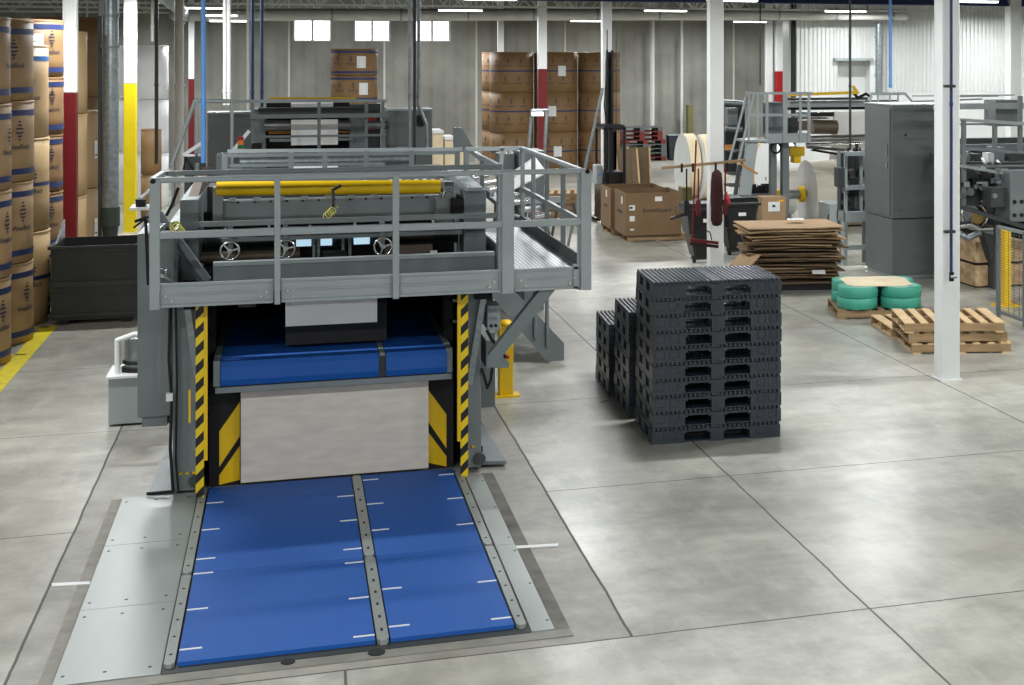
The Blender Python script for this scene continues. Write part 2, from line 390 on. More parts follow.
ca = box_column(6.93, 14.62, .215, .215, 'large white steel column standing right of the timber pallet pile, blue pipe on its face')
box_column(6.83, 23.35, .24, .2, 'white steel column with mop and broom hanging from a wooden rail')
box_column(6.8, 31.9, .21, .21, 'white steel column directly behind the black lift truck mast')
box_column(6.80, 40.5, .24, .24, 'white steel column with red lower half before the brown roll stacks', 'red', 3.25)
box_column(6.84, 49.1, .2, .2, 'far white steel column rising above the brown roll stack by the back wall')
box_column(-3.2, 24.35, .2, .2, 'white steel column painted dark red below, beside the wrapped rolls', 'red', 3.0)
box_column(-3.06, 31.8, .24, .22, 'white steel column painted bright yellow below', 'yelcol', 3.02)
box_column(-2.93, 49.1, .17, .17, 'thin far white column painted red below, left of the blue pipe', 'red', 2.9)
box_column(16.6, 48.6, .34, .3, 'white column with a red band, behind the right tower', 'redb', 3.1)
box_column(16.83, 31.8, .3, .3, 'white column at the right end of the ribbed white wall')
box_column(16.26-.05, 48.7, .24, .2, 'narrow white column left of the red banded column', None)

# ------------------------------------------------------------------ roof steel
def joist(y, z0, z1, label, x0=-12, x1=31.8, step=1.28):
    t = thing('roof_joist', label, 'roof joist', (0, y, z0), 'open web roof joists')
    c = MB().box(x0, x1, y - .03, y + .03, z0, z0 + .05); c.build('bottom_chord', 'truss', t)
    MB().box(x0, x1, y - .04, y + .04, z1 - .06, z1).build('top_chord', 'truss', t)
    w = MB(); n = int((x1 - x0) / step)
    for i in range(n):
        a = x0 + i * step
        w.beam((a, y, z0 + .03), (a + step / 2, y, z1 - .04), .03, .03, (0, 1, 0)); w.beam((a + step / 2, y, z1 - .04), (a + step, y, z0 + .03), .03, .03, (0, 1, 0))
        w.box(a - .012, a + .012, y - .012, y + .012, z0, z1 - .04)
    w.build('web_bars', 'truss', t)
joist(39.9, 4.93, 5.7, 'nearest open web roof joist crossing above the paper rolls')
joist(44.2, 4.95, 5.7, 'middle open web roof joist before the back wall')
joist(49.6, 4.98, 5.7, 'farthest open web roof joist, along the back wall windows')
for y, lb in ((31.8, 'nearest dark blue roof girder on the column line'), (40.5, 'farther dark blue roof girder behind the nearest one')):
    g = MB().box(3.94 if y == 31.8 else -12, 31.8, y - .1, y + .1, 5.2 if y == 40.5 else 4.80, 5.24 if y == 40.5 else 4.84)
    z = 5.2 if y == 40.5 else 4.80
    g.box(0.5, 31.8, y - .012, y + .012, z + .04, z + .42); g.box(0.5, 31.8, y - .1, y + .1, z + .42, z + .46)
    o = g.build('roof_girder', 'bluebeam', None, at=(0, y, z)); tag(o, lb, 'girder', 'blue roof girders')
# long round air duct
t = thing('ventilation_duct', 'long round sheet metal duct hung across the hall below the joists', 'duct', (0, 42, 4.85))
MB().cyl((-2.9, 42, 4.72), (18.5, 42, 4.92), .17, 24).build('duct_run', 'pipe_w', t)
for k in range(12):
    f = k / 11; x = -2.6 + 20.6 * f; MB().cyl((x, 42, 4.72 + .2 * (x + 2.9) / 21.4), (x + .05, 42, 4.72 + .2 * (x + 2.95) / 21.4), .182, 24).build('joint_band', 'galv', t)

for k in range(9): x = -2 + k * 2.4; MB().box(x - .015, x + .015, 41.98, 42.02, 4.9, CEIL - .01).build('hanger_strap', 'galv', t)

# ------------------------------------------------------------------ light fixtures
def fixture(x, y, label, z=4.78, lamp=True, L_=1.15):
    t = thing('ceiling_light', label, 'light', (x, y, z), 'strip ceiling lights')
    h = MB(); h.prism([(y - .09, z + .02), (y + .09, z + .02), (y + .05, z + .09), (y - .05, z + .09)], 'x', x - L_ / 2, x + L_ / 2)
    h.build('housing', 'white', t)
    MB().box(x - L_ / 2 + .02, x + L_ / 2 - .02, y - .075, y + .075, z - .01, z + .019).build('tube_cover', 'lamp', t)
    for s_ in (-.4, .4): MB().cyl((x + s_, y, z + .09), (x + s_, y, CEIL), .006, 6).build('hanging_rod', 'truss', t)
    return t
seen = [(4.29, 38.3, 'right of the window row'), (9.47, 37.0, 'left of the second white column'), (14.13, 36.0, 'below the blue girder before the ribbed wall'),
        (4.1, 31.0, 'near the top edge above the brown roll stack'), (9.22, 30.2, 'at the top edge by the second white column'), (14.5, 29.2, 'at the top right beside the large column'),
        (9.5, 47.5, 'low on the back wall above the brown roll stacks'), (14.94, 46.87, 'on the back wall left of the red banded column'),
        (-2.5, 31.2, 'at the top left beside the blue pipe'), (-2.1, 38.4, 'second from the top left, under the nearest'), ]
for x, y, lb in seen: fixture(x, y, 'lit white strip light ' + lb)
fixture(-1.52, 36, 'lit white strip light third down in the left row', 4.53, L_=.8)
fixture(-1.25, 34.2, 'lit white strip light lowest of the left row', 4.36, L_=.85)
def area(x, y, z, sx, sy, p, col=(.97, .99, 1.0)):
    l = bpy.data.lights.new('area_lamp', 'AREA'); l.shape = 'RECTANGLE'; l.size = sx; l.size_y = sy; l.energy = p; l.color = col
    o = bpy.data.objects.new('area_lamp', l); COL.objects.link(o); o.location = (x, y, z); return o
for yy in (-3, 5.5, 14, 22.5, 31, 38.4, 47):
    for xx in (-7.0, -2.1, 4.2, 9.4, 14.3, 20.5, 27):
        y2 = yy; 
        area(xx, y2, 4.76, 1.15, .16, (205 if xx < 26 else 140) * (1.9 if yy < 0 else 1.0))
for xx in (16.8, 21.5, 26.0): area(xx, 41.2, 4.9, 1.15, .16, 120)  # added lamps without housings, put in to brighten the white partition
# daylight entering at the back windows
for a, c in wins:
    o = area((a + c) / 2, WALL_Y - .05, 4.49, c - a, .7, 60, (.85, .93, 1)); o.rotation_euler = (R(-90), 0, 0)
w = bpy.data.worlds.new('hall'); SC.world = w; w.use_nodes = True
w.node_tree.nodes['Background'].inputs[0].default_value = (.6, .65, .7, 1); w.node_tree.nodes['Background'].inputs[1].default_value = .3
SC.view_settings.view_transform = 'Standard'; SC.view_settings.look = 'None'; SC.view_settings.gamma = 1; SC.view_settings.use_curve_mapping = False
SC.view_settings.exposure = 0.0
SC.cycles.use_denoising = True; SC.cycles.max_bounces = 6; SC.cycles.diffuse_bounces = 3; SC.cycles.glossy_bounces = 3; SC.cycles.caustics_reflective = False
SC.cycles.sample_clamp_indirect = 6

# ------------------------------------------------------------------ wrapped paper rolls
def wrap_mark(s, size, r, cz, ang, brand=True):
    """diamond made of stripes with lettering below, bent round a cylinder of radius r"""
    mb = MB()
    vs, fs = text_verts(s, size)
    flat = [(v.x, v.y) for v in vs]; out = [(flat, fs)]
    if brand:
        for i, k in enumerate((.25, .6, 1, 1, .6, .25)):
            z = size * 1.0 + i * size * .5; hw = size * .7 * k
            z0 = z + size * .26
            out.append(([(-hw, z), (0, z - size * .13 if i < 3 else z + size * .05), (hw, z), (hw, z0), (0, z0 - size * .13 if i < 3 else z0 + size * .05), (-hw, z0)], [(0, 1, 4, 5), (1, 2, 3, 4)]))
    for pts, ff in out:
        P = []
        for u, v in pts:
            t = ang + u / r; P.append((r * math.cos(t), r * math.sin(t), cz + v))
        mb._add(P, ff)
    return mb
def make_roll(r, h, paper, bands, mark, mark_size, angs, band='band', label_ang=None, lab=(.16, .3), seam=True):
    """wrapped roll standing on end; returns the root at the origin"""
    t = thing('wrapped_paper_roll', 'x', 'paper roll', (0, 0, 0))
    b = MB(); g = .012
    b.lathe((0, 0, 0), [(0, .001), (r - .05, .001), (r, g), (r + .002, h * .3), (r - .002, h * .62), (r, h - g), (r - .05, h - .007), (0, h - .007)], 40)
    b.build('wrapper', paper, t)
    MB().lathe((0, 0, 0), [(r - .06, h - .006), (r - .02, h - .001), (r + .008, h - .014), (r + .006, h - .03)], 40).build('crimped_rim', paper, t)
    c = MB()
    for z, w in bands:
        MB().lathe((0, 0, 0), [(r + .0045, z - w / 2), (r + .0045, z + w / 2)], 40).build('printed_band', band, t)
    for a in angs:
        wrap_mark(mark, mark_size, r + .006, h * .43, a, True).build('printed_mark', 'ink', t)
    if label_ang is not None:
        l = MB(); n = 6; P = []; F = []
        for i in range(n + 1):
            q = label_ang - lab[0] / r / 2 + lab[0] / r * i / n
            for z in (h * .5 - lab[1] / 2, h * .5 + lab[1] / 2): P.append(((r + .008) * math.cos(q), (r + .008) * math.sin(q), z))
        F = [(2 * i, 2 * i + 2, 2 * i + 3, 2 * i + 1) for i in range(n)]
        l._add(P, F); lo = l.build('shipping_label', 'label', t)
        l2 = MB()
        for k in range(5):
            z0 = h * .5 - lab[1] * .38 + k * lab[1] * .15
            hh = lab[1] * (.09 if k == 0 else .025)
            ww = (.7 if k == 0 else (.8, .55, .7, .5)[k - 1]) * lab[0]
            P = [((r + .0095) * math.cos(label_ang + u / r), (r + .0095) * math.sin(label_ang + u / r), z) for u, z in ((-ww / 2, z0), (ww / 2, z0), (ww / 2, z0 + hh), (-ww / 2, z0 + hh))]
            l2._add(P, [(0, 1, 2, 3)])
        l2.build('barcode_print', 'print', lo)
    return t
ORD = ['bottom', 'second from the floor', 'third from the floor', 'top', 'fifth from the floor', 'topmost']
def stack(proto, x, y, n, h, label, group, rz=0, first=None, jit=.012, srot=0, names=None):
    for k in range(n):
        pos = (x + random.uniform(-jit, jit), y + random.uniform(-jit, jit), k * h)
        nm = (names or ORD)[k] if n > 1 else 'single'
        if k == n - 1: nm = 'top'
        dup(proto, pos, rz + srot * k, label % nm, group)
def drop(t):
    for c in list(t.children):
        for g in list(c.children): bpy.data.objects.remove(g)
        bpy.data.objects.remove(c)
    bpy.data.objects.remove(t)
R1 = .66
GA = 'wrapped paper rolls stacked along the left wall'
S = -1.35   # bearing of the camera as seen from the near left stacks
pr = make_roll(R1, 1.0, 'kraft', [(.13, .07), (.85, .07)], 'WestRock', .085, [S - .5, S + .25, S + 1.0])
stack(pr, -3.74, 18.6, 4, 1.0, 'kraft roll with navy bands, %s in the stack at the left edge', GA, rz=0, srot=.13)
stack(pr, -3.71, 20.0, 4, 1.0, 'kraft roll with navy bands, %s in the second stack from the left', GA, rz=.02, srot=-.12)
stack(pr, -5.2, 18.7, 4, 1.0, 'kraft roll with navy bands, %s in the stack behind the leftmost', GA, rz=.3)
drop(pr)
pr = make_roll(R1, 1.234, 'kraft2', [(1.05, .06)], 'WestRock', .085, [S - .1, S + .55], 'bandb', label_ang=None)
pr2 = make_roll(R1, 1.234, 'kraft2', [(.62, .05)], 'WestRock', .085, [S + .05, S + .65], 'band', label_ang=S + .25, lab=(.2, .42))
for k, (q, nm) in enumerate(((pr2, 'bottom'), (pr2, 'middle'), (pr, 'top'))):
    dup(q, (-3.73 - .01 * k, 21.42, k * 1.235), .05 * k, 'pale kraft roll, %s in the third stack from the left edge' % nm, GA)
drop(pr); drop(pr2)
pr = make_roll(R1, .815, 'kraft3', [(.1, .07), (.71, .07)], 'WestRock', .08, [S + .1, S + .8], label_ang=S + .42, lab=(.2, .4))
stack(pr, -3.76, 22.85, 5, .815, 'brown roll with white label, %s in the stack beside the red column', GA, names=['bottom', 'second from the floor', 'middle', 'fourth from the floor', 'top'])
stack(pr, -5.45, 22.4, 5, .815, 'brown wrapped roll, %s in the shaded stack behind the labelled ones', GA, rz=.6, names=['bottom', 'second from the floor', 'middle', 'fourth from the floor', 'top'])
drop(pr)
pr = make_roll(R1, 1.32, 'kraft2', [], 'WestRock', .13, [])
stack(pr, -3.78, 25.6, 3, 1.32, 'pale kraft roll, %s in the stack just right of the red column', GA)
drop(pr)
pr = make_roll(R1, 1.32, 'kraft', [], 'WestRock', .13, [], label_ang=S + 1.0, lab=(.1, .3))
dup(pr, (-3.75, 27.05, 0), 0, 'plain kraft roll, lower of the short stack beside the gray duct', GA)
dup(pr, (-3.75, 27.05, 1.32), 0, 'plain kraft roll, upper of the short stack beside the gray duct', GA)
drop(pr)
pr = make_roll(R1, 1.42, 'kraft3', [], 'WestRock', .13, [])
stack(pr, -3.78, 28.5, 3, 1.42, 'dark kraft roll, %s in the stack behind the galvanised vertical duct', GA)
drop(pr)
# far stacks in front of the back wall
GB = 'brown paper rolls stacked near the back wall'
S2 = -1.75
pf = make_roll(.675, 1.25, 'kraft3', [(.66, .045)], 'WestRock', .13, [])
fr = [S2 - 1.05, S2 - .45, S2 + .15, S2 + .75]
for a in fr:
    wrap_mark('WestRock', .065, .681, .28, a).build('printed_mark', 'ink', pf)
    wrap_mark('WestRock', .065, .681, .82, a + .12).build('printed_mark', 'ink', pf)
pl = dup(pf); 
l = MB(); P = []
for i in range(5):
    q = S2 + .1 - .18 + .09 * i
    for z in (.5, .82): P.append((.687 * math.cos(q), .687 * math.sin(q), z))
l._add(P, [(2 * i, 2 * i + 2, 2 * i + 3, 2 * i + 1) for i in range(4)]).build('shipping_label', 'label', pl)
for (x, y, lb, lab) in ((6.68, 45.5, 'front left brown stack', (0,)), (6.64, 47.1, 'stack half hidden behind the front left one', ()),
                        (8.07, 45.5, 'middle brown stack behind the red column', (0, 1, 2)), (9.48, 45.6, 'right brown stack behind the lift truck', (2,))):
    for k in range(3):
        dup(pl if k in lab else pf, (x, y, k * 1.25), -.35 * (k % 2) + .1 * k, 'large brown wrapped roll, %s in the %s' % (('bottom', 'middle', 'top')[k], lb), GB)
drop(pf); drop(pl)
pf = make_roll(.66, .764, 'kraft3', [(.09, .06), (.67, .06)], 'WestRock', .065, [S2 - .6, S2, S2 + .6], label_ang=S2 + .45, lab=(.26, .34))
for k in range(5):
    dup(pf, (1.83, 43.5, k * .765), .1 * (k % 2), 'brown banded roll, %s of the stack below the middle window' % ('bottom', 'second', 'middle', 'fourth', 'top')[k], 'banded rolls below the windows')
drop(pf)
# white wrapped rolls on the left
pf = make_roll(.5, 1.28, 'stackw', [], 'x', .1, [])
for k in range(3):
    dup(pf, (-3.23, 37.2, k * 1.282), 0, 'white roll, %s in the stack behind the yellow column' % ('bottom', 'middle', 'top')[k], 'white wrapped rolls')
    dup(pf, (-3.77, 38.6, k * 1.282), 0, 'white wrapped roll, %s in the white stack left of the yellow column' % ('bottom', 'middle', 'top')[k], 'white wrapped rolls')
drop(pf)
pf = make_roll(.21, 1.0, 'kraft3', [], 'x', .1, [])
for k in range(2): dup(pf, (-2.85, 34, k * 1.0), 0, 'narrow brown roll, %s of the pair before the white rolls' % ('lower', 'upper')[k], 'narrow brown rolls')
drop(pf)

# ------------------------------------------------------------------ black plastic pallets
def make_plastic_pallet(rough_i=0):
    t = MB(); W, D, H = 1.21, .9, .147
    t.m = 0
    def bx(x0, x1, y0, y1, z0, z1): t.box(x0 - W / 2, x1 - W / 2, y0, y1, z0, z1)
    # outline ring, then slats running front to back with open gaps
    for k in range(29):
        x0 = .004 + k * .0418; 
        if 13 <= k <= 14: continue
        bx(x0, x0 + .024, .0, D, .122, H)
    bx(.548, .625, 0, D, .124, H)
    bx(0, W, .03, .055, .116, .136); bx(0, W, D - .055, D - .03, .116, .136); bx(0, W, D / 2 - .04, D / 2 + .04, .116, .136)
    ZB, ZT = .03, .118
    for (a, b) in ((0, .30), (.545, .67), (.915, W)):
        for (c, d) in ((0, .2), (.36, .54), (.7, D)):
            bx(a, b, c, d, ZB, ZT)
    # raised frames on the faces of the corner blocks
    for (a, b) in ((.02, .11), (.15, .24), (.98, 1.06), (1.09, 1.17)):
        for z0, z1 in ((.034, .04), (.104, .11)): bx(a, b, -.006, .001, z0, z1)
        bx(a, a + .006, -.006, .001, .04, .104); bx(b - .006, b, -.006, .001, .04, .104)
    # top lip above the fork openings, sloped
    for (a, b) in ((.30, .545), (.67, .915)):
        bx(a, b, .004, .03, .105, .118); bx(a + .03, b - .03, .0, .004, .098, .118)
        for s, e in ((a, a + .025), (b - .025, b)): bx(s, e, .004, .03, .085, .105)
    # runners under the blocks
    for (c, d) in ((0, .2), (.36, .54), (.7, D)): bx(0, W, c + .02, d - .02, 0, .012); 
    for (a, b) in ((0, .30), (.545, .67), (.915, W)): bx(a, b, 0, D, 0, ZB)
    for c in (.2, .54): 
        for a in (.01, W - .02): bx(a, a + .012, c, c + .16, .1, .118)
    return t
pm = make_plastic_pallet()
ang = -R(3.2)
proto = None
def ordn(k, n):
    if k == 0: return 'bottom'
    if k == n - 1: return 'top'
    return ('second', 'third', 'fourth', 'fifth', 'sixth', 'seventh', 'eighth', 'ninth')[k - 1] + ' from the floor'
for (x, y, n, lb, dx) in ((3.78, 12.84, 10, 'tallest front stack of ten', 0), (3.79, 13.86, 7, 'middle stack of seven', -.012), (3.80, 14.86, 5, 'lowest rear stack of five', -.02)):
    for k in range(n):
        lab = 'black plastic pallet, %s in the %s' % (ordn(k, n), lb)
        if proto is None:
            proto = pm.build('plastic_pallet', 'ppal'); o = proto
        else:
            o = proto.copy(); COL.objects.link(o)
        o.location = (x + random.uniform(-.008, .008) + (.012 if k > 4 else 0) * 0, y + random.uniform(-.006, .006), .0005 + k * .1475); o.rotation_euler = (0, 0, ang + random.uniform(-.004, .004))
        tag(o, lab, 'pallet', 'stacked black plastic pallets')

# ------------------------------------------------------------------ timber pallets
def make_wood_pallet(wd='wood', W=1.2, D=1.0, boards=7, st=.09):
    t = thing('wooden_pallet', 'x', 'pallet')
    for y in (-D / 2 + .02, 0, D / 2 - .02):
        s = MB(); zc = .016
        # stringer with two notches below
        prof = [(-W / 2, zc), (W / 2, zc), (W / 2, zc + st), (-W / 2, zc + st)]
        s.prism(prof, 'y', y - .02, y + .02); s.build('stringer', 'woodd', t)
    for i in range(boards):
        w = .125 if i in (0, boards - 1) else .09; x = -W / 2 + w / 2 + (W - .125) * i / (boards - 1) - (.0 if i == 0 else 0) - (0 if i in (0, boards - 1) else .0)
        x = -W / 2 + .0625 + (W - .125) * i / (boards - 1)
        MB().box(x - w / 2, x + w / 2, -D / 2, D / 2, zc + st, zc + st + .016).build('deck_board', wd, t)
    for x in (-W / 2 + .06, -.0, W / 2 - .06):
        MB().box(x - .05, x + .05, -D / 2, D / 2, 0, zc).build('bottom_board', wd, t)
    return t
wp = make_wood_pallet('wood'); wpd = make_wood_pallet('woodd')
GP = 'wooden pallets on the floor'
a0 = -R(13)
cx_, cy_ = 7.8, 16.3
for k, (q, dx, dy, da, lb) in enumerate(((wp, .0, 0, 0, 'bottom of the pile behind the large white column'), (wpd, -.04, .03, .02, 'middle of the pile behind the large white column'), (wp, -.07, .02, -.02, 'top of the pile behind the large white column'))):
    dup(q, (cx_ + dx, cy_ + dy, .0005 + k * .1235), a0 + da, 'light timber pallet, ' + lb, GP)
o = dup(wp, (7.38, 16.93, .0), a0 + .12, 'single light timber pallet lying flat on the floor just behind the pile', GP)
o.rotation_euler = (0, R(0), a0 + .1); o.location = (7.93, 17.36, .001)
dup(wpd, (7.80, 18.75, .0005), a0 + .0, 'timber pallet carrying the green strapping coils', GP)
dup(wpd, (6.86, 27.85, .0005), -R(1.5), 'timber pallet below the large lettered open brown carton', GP)
dup(wpd, (6.80, 29.0, .0005), -R(1.5), 'timber pallet below the rear open brown carton', GP)
for k in range(5):
    dup(wpd, (5.72, 31.6 + .02 * k, .0005 + k * .1225), -R(12) + .02 * (k % 2), 'worn timber pallet, %s in the stack behind the brown carton' % ('bottom', 'second', 'middle', 'fourth', 'top')[k], GP)
drop_list = [wp, wpd]

# green strapping coils, two layers of octagonal coils under a card sheet
def coil(x, y, z, lab):
    m_ = MB(); r = .285
    m_.lathe((0, 0, 0), [(.12, 0), (r - .012, 0), (r, .012), (r, .138), (r - .012, .15), (.12, .15), (.12, 0)], 10)
    o = m_.build('strapping_coil', 'green'); o.location = (x, y, z); tag(o, lab, 'coil', 'coils of green strapping'); return o
ca_, sa_ = math.cos(a0), math.sin(a0)
for lay in range(2):
    for i, (u, v, w_) in enumerate(((-.3, -.28, 'front left'), (.3, -.28, 'front right'), (-.3, .28, 'rear left'), (.3, .28, 'rear right'))):
        coil(7.80 + u * ca_ - v * sa_ + .008 * lay, 18.75 + u * sa_ + v * ca_, .123 + lay * .152, 'green plastic strapping coil, %s of the %s layer on the pallet' % (w_, ('lower', 'upper')[lay]))
P = [(-.44, -.3), (-.36, -.42), (.34, -.44), (.46, -.3), (.46, .28), (.34, .42), (-.36, .42), (-.46, .26)]
P = [(7.80 + u * ca_ - v * sa_, 18.75 + u * sa_ + v * ca_) for u, v in P]
o = MB().prism(P, 'z', .426, .434).build('cardboard_sheet', 'tcream'); tag(o, 'cream card sheet lying on top of the green strapping coils', 'cardboard')

# ------------------------------------------------------------------ stacked flattened cartons
random.seed(21)
gx, gy = 7.46, 21.35; ga = -R(12)
def sheet(k, z):
    w = random.uniform(1.3, 1.55); d = random.uniform(.95, 1.15); m_ = MB(); nx = 8
    bow = random.uniform(-.012, .02); dx = random.uniform(-.1, .08); dy = random.uniform(-.07, .06); a = ga + random.uniform(-.15, .15)
    if k > 16: w, d = 1.5, 1.1
    mt = Matrix.Translation((gx + dx, gy + dy, z)) @ Matrix.Rotation(a, 4, 'Z')
    th_ = .02; vs = []; fs = []; edge = [random.uniform(-.03, .03) for _ in range(nx + 1)]
    sag = random.uniform(0, .05) if k % 3 == 0 else 0
    for i in range(nx + 1):
        u = i / nx - .5; zz = bow * math.cos(u * math.pi) - (sag * max(0, abs(u) - .36) * 5)
        for v, zo in ((-.5, 0), (.5, 0), (.5, th_), (-.5, th_)):
            vs.append(mt @ Vector((u * w, v * d + (edge[i] if v < 0 else 0), zz + zo)))
    for i in range(nx):
        b = i * 4
        for j in range(4): fs.append((b + j, b + (j + 1) % 4, b + 4 + (j + 1) % 4, b + 4 + j))
    fs += [(0, 1, 2, 3), (nx * 4, nx * 4 + 1, nx * 4 + 2, nx * 4 + 3)]
    m_._add(vs, fs); return m_
zc_ = .11
base = MB().rbox(gx, gy, 0, 1.15, .95, .1, ga).build('pallet_base', 'blackg', at=(gx, gy, 0)); tag(base, 'low black pallet base under the flattened cartons', 'pallet')
NS = 20
names = ['lowest', 'second lowest', 'third from the floor', 'fourth from the floor', 'fifth from the floor', 'sixth from the floor', 'seventh from the floor', 'eighth from the floor', 'ninth from the floor', 'tenth from the floor', 'tenth from the top', 'ninth from the top', 'eighth from the top', 'seventh from the top', 'sixth from the top', 'fifth from the top', 'fourth from the top', 'third from the top', 'second from the top', 'topmost']
for k in range(NS):
    o = sheet(k, zc_ + k * .044).build('flattened_carton', 'card' if k > 14 or k % 4 == 1 else 'cardd'); 
    tag(o, 'flattened brown carton, %s in the untidy pile beside the mop column' % names[k], 'carton', 'flattened cartons')
zt_ = zc_ + NS * .044 + .02
fl = MB(); fl.rbox(gx - .86, gy - .42, .48, .42, .3, .014, ga - .9, R(35))
o = fl.build('torn_flap', 'card'); tag(o, 'torn cardboard flap hanging from the left side of the flattened carton pile', 'cardboard')
o = MB().rbox(gx + .12, gy + .1, zt_ + .004, .26, .2, .003, ga).build('paper_note', 'label'); tag(o, 'white paper note on top of the flattened carton pile', 'paper')
o = MB().rbox(gx + .2, gy - .72, .3, .2, .14, .004, ga, R(15)).build('paper_scrap', 'paper'); tag(o, 'white paper scrap poking from the front of the carton pile', 'paper')

# ------------------------------------------------------------------ large open carton

def carton(cx0, cy0, label, W2, D2, hz, lettered):
    a = -R(1.5); zb_ = .124
    t = thing('open_carton', label, 'box', (cx0, cy0, zb_))
    def rot(u, v): return (cx0 + u * math.cos(a) - v * math.sin(a), cy0 + u * math.sin(a) + v * math.cos(a))
    def wb_(u0, u1, v0, v1, z0, z1):
        cs = [rot(u, v) for v in (v0, v1) for u in (u0, u1)]
        return MB()._add([(p[0], p[1], z) for z in (z0, z1) for p in cs], [(0, 2, 3, 1), (4, 5, 7, 6), (0, 1, 5, 4), (2, 6, 7, 3), (0, 4, 6, 2), (1, 3, 7, 5)])
    w, d = W2 / 2, D2 / 2
    fo = wb_(-w, w, -d, -d + .015, zb_, hz).build('front_panel', 'cartonb', t)
    lo = wb_(-w, -w + .015, -d + .015, d - .015, zb_, hz).build('side_panel', 'cartonb', t)
    wb_(w - .015, w, -d + .015, d - .015, zb_, hz).build('side_panel', 'cartonb', t)
    wb_(-w, w, d - .015, d, zb_, hz).build('rear_panel', 'cartonb', t)
    wb_(-w + .02, w - .02, -d + .02, d - .02, zb_, zb_ + .02).build('base_panel', 'cardd', t)
    def on_front(u, z, ww, h, m_, nm): wb_(u - ww / 2, u + ww / 2, -d - .004, -d - .0005, z - h / 2, z + h / 2).build(nm, m_, fo)
    def on_side(v, z, ww, h, m_, nm): wb_(-w - .004, -w - .0005, v - ww / 2, v + ww / 2, z - h / 2, z + h / 2).build(nm, m_, lo)
    if lettered:
        on_front(.1, .82, .14, .09, 'label', 'white_sticker'); on_front(-.42, .66, .11, .1, 'label', 'white_sticker'); on_front(-.42, .45, .1, .1, 'label', 'white_sticker'); on_front(-.42, .24, .08, .03, 'label', 'white_sticker')
        wb_(-.47, -.41, -d - .006, -d - .0042, .64, .68).build('sticker_print', 'print', fo)
        tv, tf = text_verts('bendelSquare', .1)
        m_ = MB(); m_._add([(*rot(v.x + .08, -d - .0025), v.y + .6) for v in tv], tf); m_.build('box_lettering', 'print', fo)
        for u in (-.2, .44): on_front(u, .6, .008, .12, 'print', 'bracket_mark')
        on_side(-.2, .78, .14, .14, 'label', 'white_sticker'); on_side(0, .55, .5, .06, 'print', 'printed_line')
    else:
        on_side(-.1, .8, .12, .14, 'label', 'white_sticker'); on_side(0, .55, .4, .05, 'print', 'printed_line')
M['cartonb'] = mat('carton_brown', (122, 96, 66), .75, 0, .07, 3, .05)
carton(6.76, 27.85, 'large open brown carton with dark lettering and white stickers, nearest on its pallet', 1.1, 1.1, .94, True)
carton(6.73, 29.05, 'open brown carton directly behind the lettered one on the same pallets', 1.1, 1.1, .93, False)
# ------------------------------------------------------------------ dark scrap bin on the left
x0, x1, y0, y1 = -2.99, -1.92, 20.95, 22.1
t = thing('scrap_bin', 'dark gray steel scrap bin with ribbed front beside the paper rolls', 'bin', ((x0 + x1) / 2, (y0 + y1) / 2, 0))
b = MB(); zt = 1.03; w = .02
b.box(x0, x1, y0, y0 + w, .08, zt); b.box(x0, x1, y1 - w, y1, .08, zt); b.box(x0, x0 + w, y0 + w, y1 - w, .08, zt); b.box(x1 - w, x1, y0 + w, y1 - w, .08, zt); b.box(x0, x1, y0, y1, .06, .08)
b.build('tub', 'scrap', t)
for z, h, d in ((.5, .07, .03), (.4, .02, .02), (.9, .03, .02), (1.0, .04, .035), (.1, .05, .03)):
    r_ = MB(); r_.box(x0 - .01, x1 + .01, y0 - d, y0, z, z + h); r_.box(x0 - d, x0, y0 - d, y1, z, z + h); r_.box(x1, x1 + d, y0 - d, y1, z, z + h); r_.build('rib', 'char', t)
for x in (x0 + .15, x1 - .15): MB().box(x - .06, x + .06, y0 + .02, y1 - .02, 0, .06).build('skid', 'black', t)
MB().beam((x1 - .0, y0 + .1, 1.05), (x1 + .06, y1, 1.35), .03, .12).build('tip_handle', 'char', t)
MB().prism([(y0 + .4, 1.03), (y1, 1.03), (y1, 1.28)], 'x', x0, x0 + .02).build('end_gusset', 'galv', t)
# ------------------------------------------------------------------ hydraulic tank
x0, x1, y0, y1 = -1.64, -1.1, 15.0, 15.55
t = thing('hydraulic_unit', 'light gray hydraulic tank with white pump and pipes, left of the machine', 'tank', ((x0 + x1) / 2, (y0 + y1) / 2, 0))
MB().box(x0, x1, y0, y1, .02, .46).build('tank', 'gray_lt', t, bevel=.008)
MB().box(x0 - .02, x1 + .02, y0 - .02, y1 + .02, .46, .48).build('lid', 'white', t)
MB().cyl((-1.4, y0 + .25, .52), (-1.4, y0 + .25, .8), .12, 20).build('pump_motor', 'galv', t)
MB().cyl((-1.4, y0 + .25, .48), (-1.4, y0 + .25, .52), .15, 20).build('pump_flange', 'black', t)
MB().torus((-1.4, y0 + .25, .57), (0, 0, 1), .122, .018).build('motor_band', 'black', t)
MB().tube([(-1.57, y0 + .12, .48), (-1.57, y0 + .12, .8), (-1.42, y0 + .12, .85), (-1.2, y0 + .12, .84)], .028).build('pipe', 'white', t)
MB().tube([(-1.5, y0 + .4, .48), (-1.5, y0 + .4, .6), (-1.25, y0 + .3, .6)], .02).build('pipe', 'white', t)
o = MB().box(-1.5, -1.2, 16.6, 16.9, 0, .6).build('small_carton', 'orange', at=(-1.35, 16.7, 0), bevel=.01); tag(o, 'small tan carton standing behind the hydraulic tank', 'box')
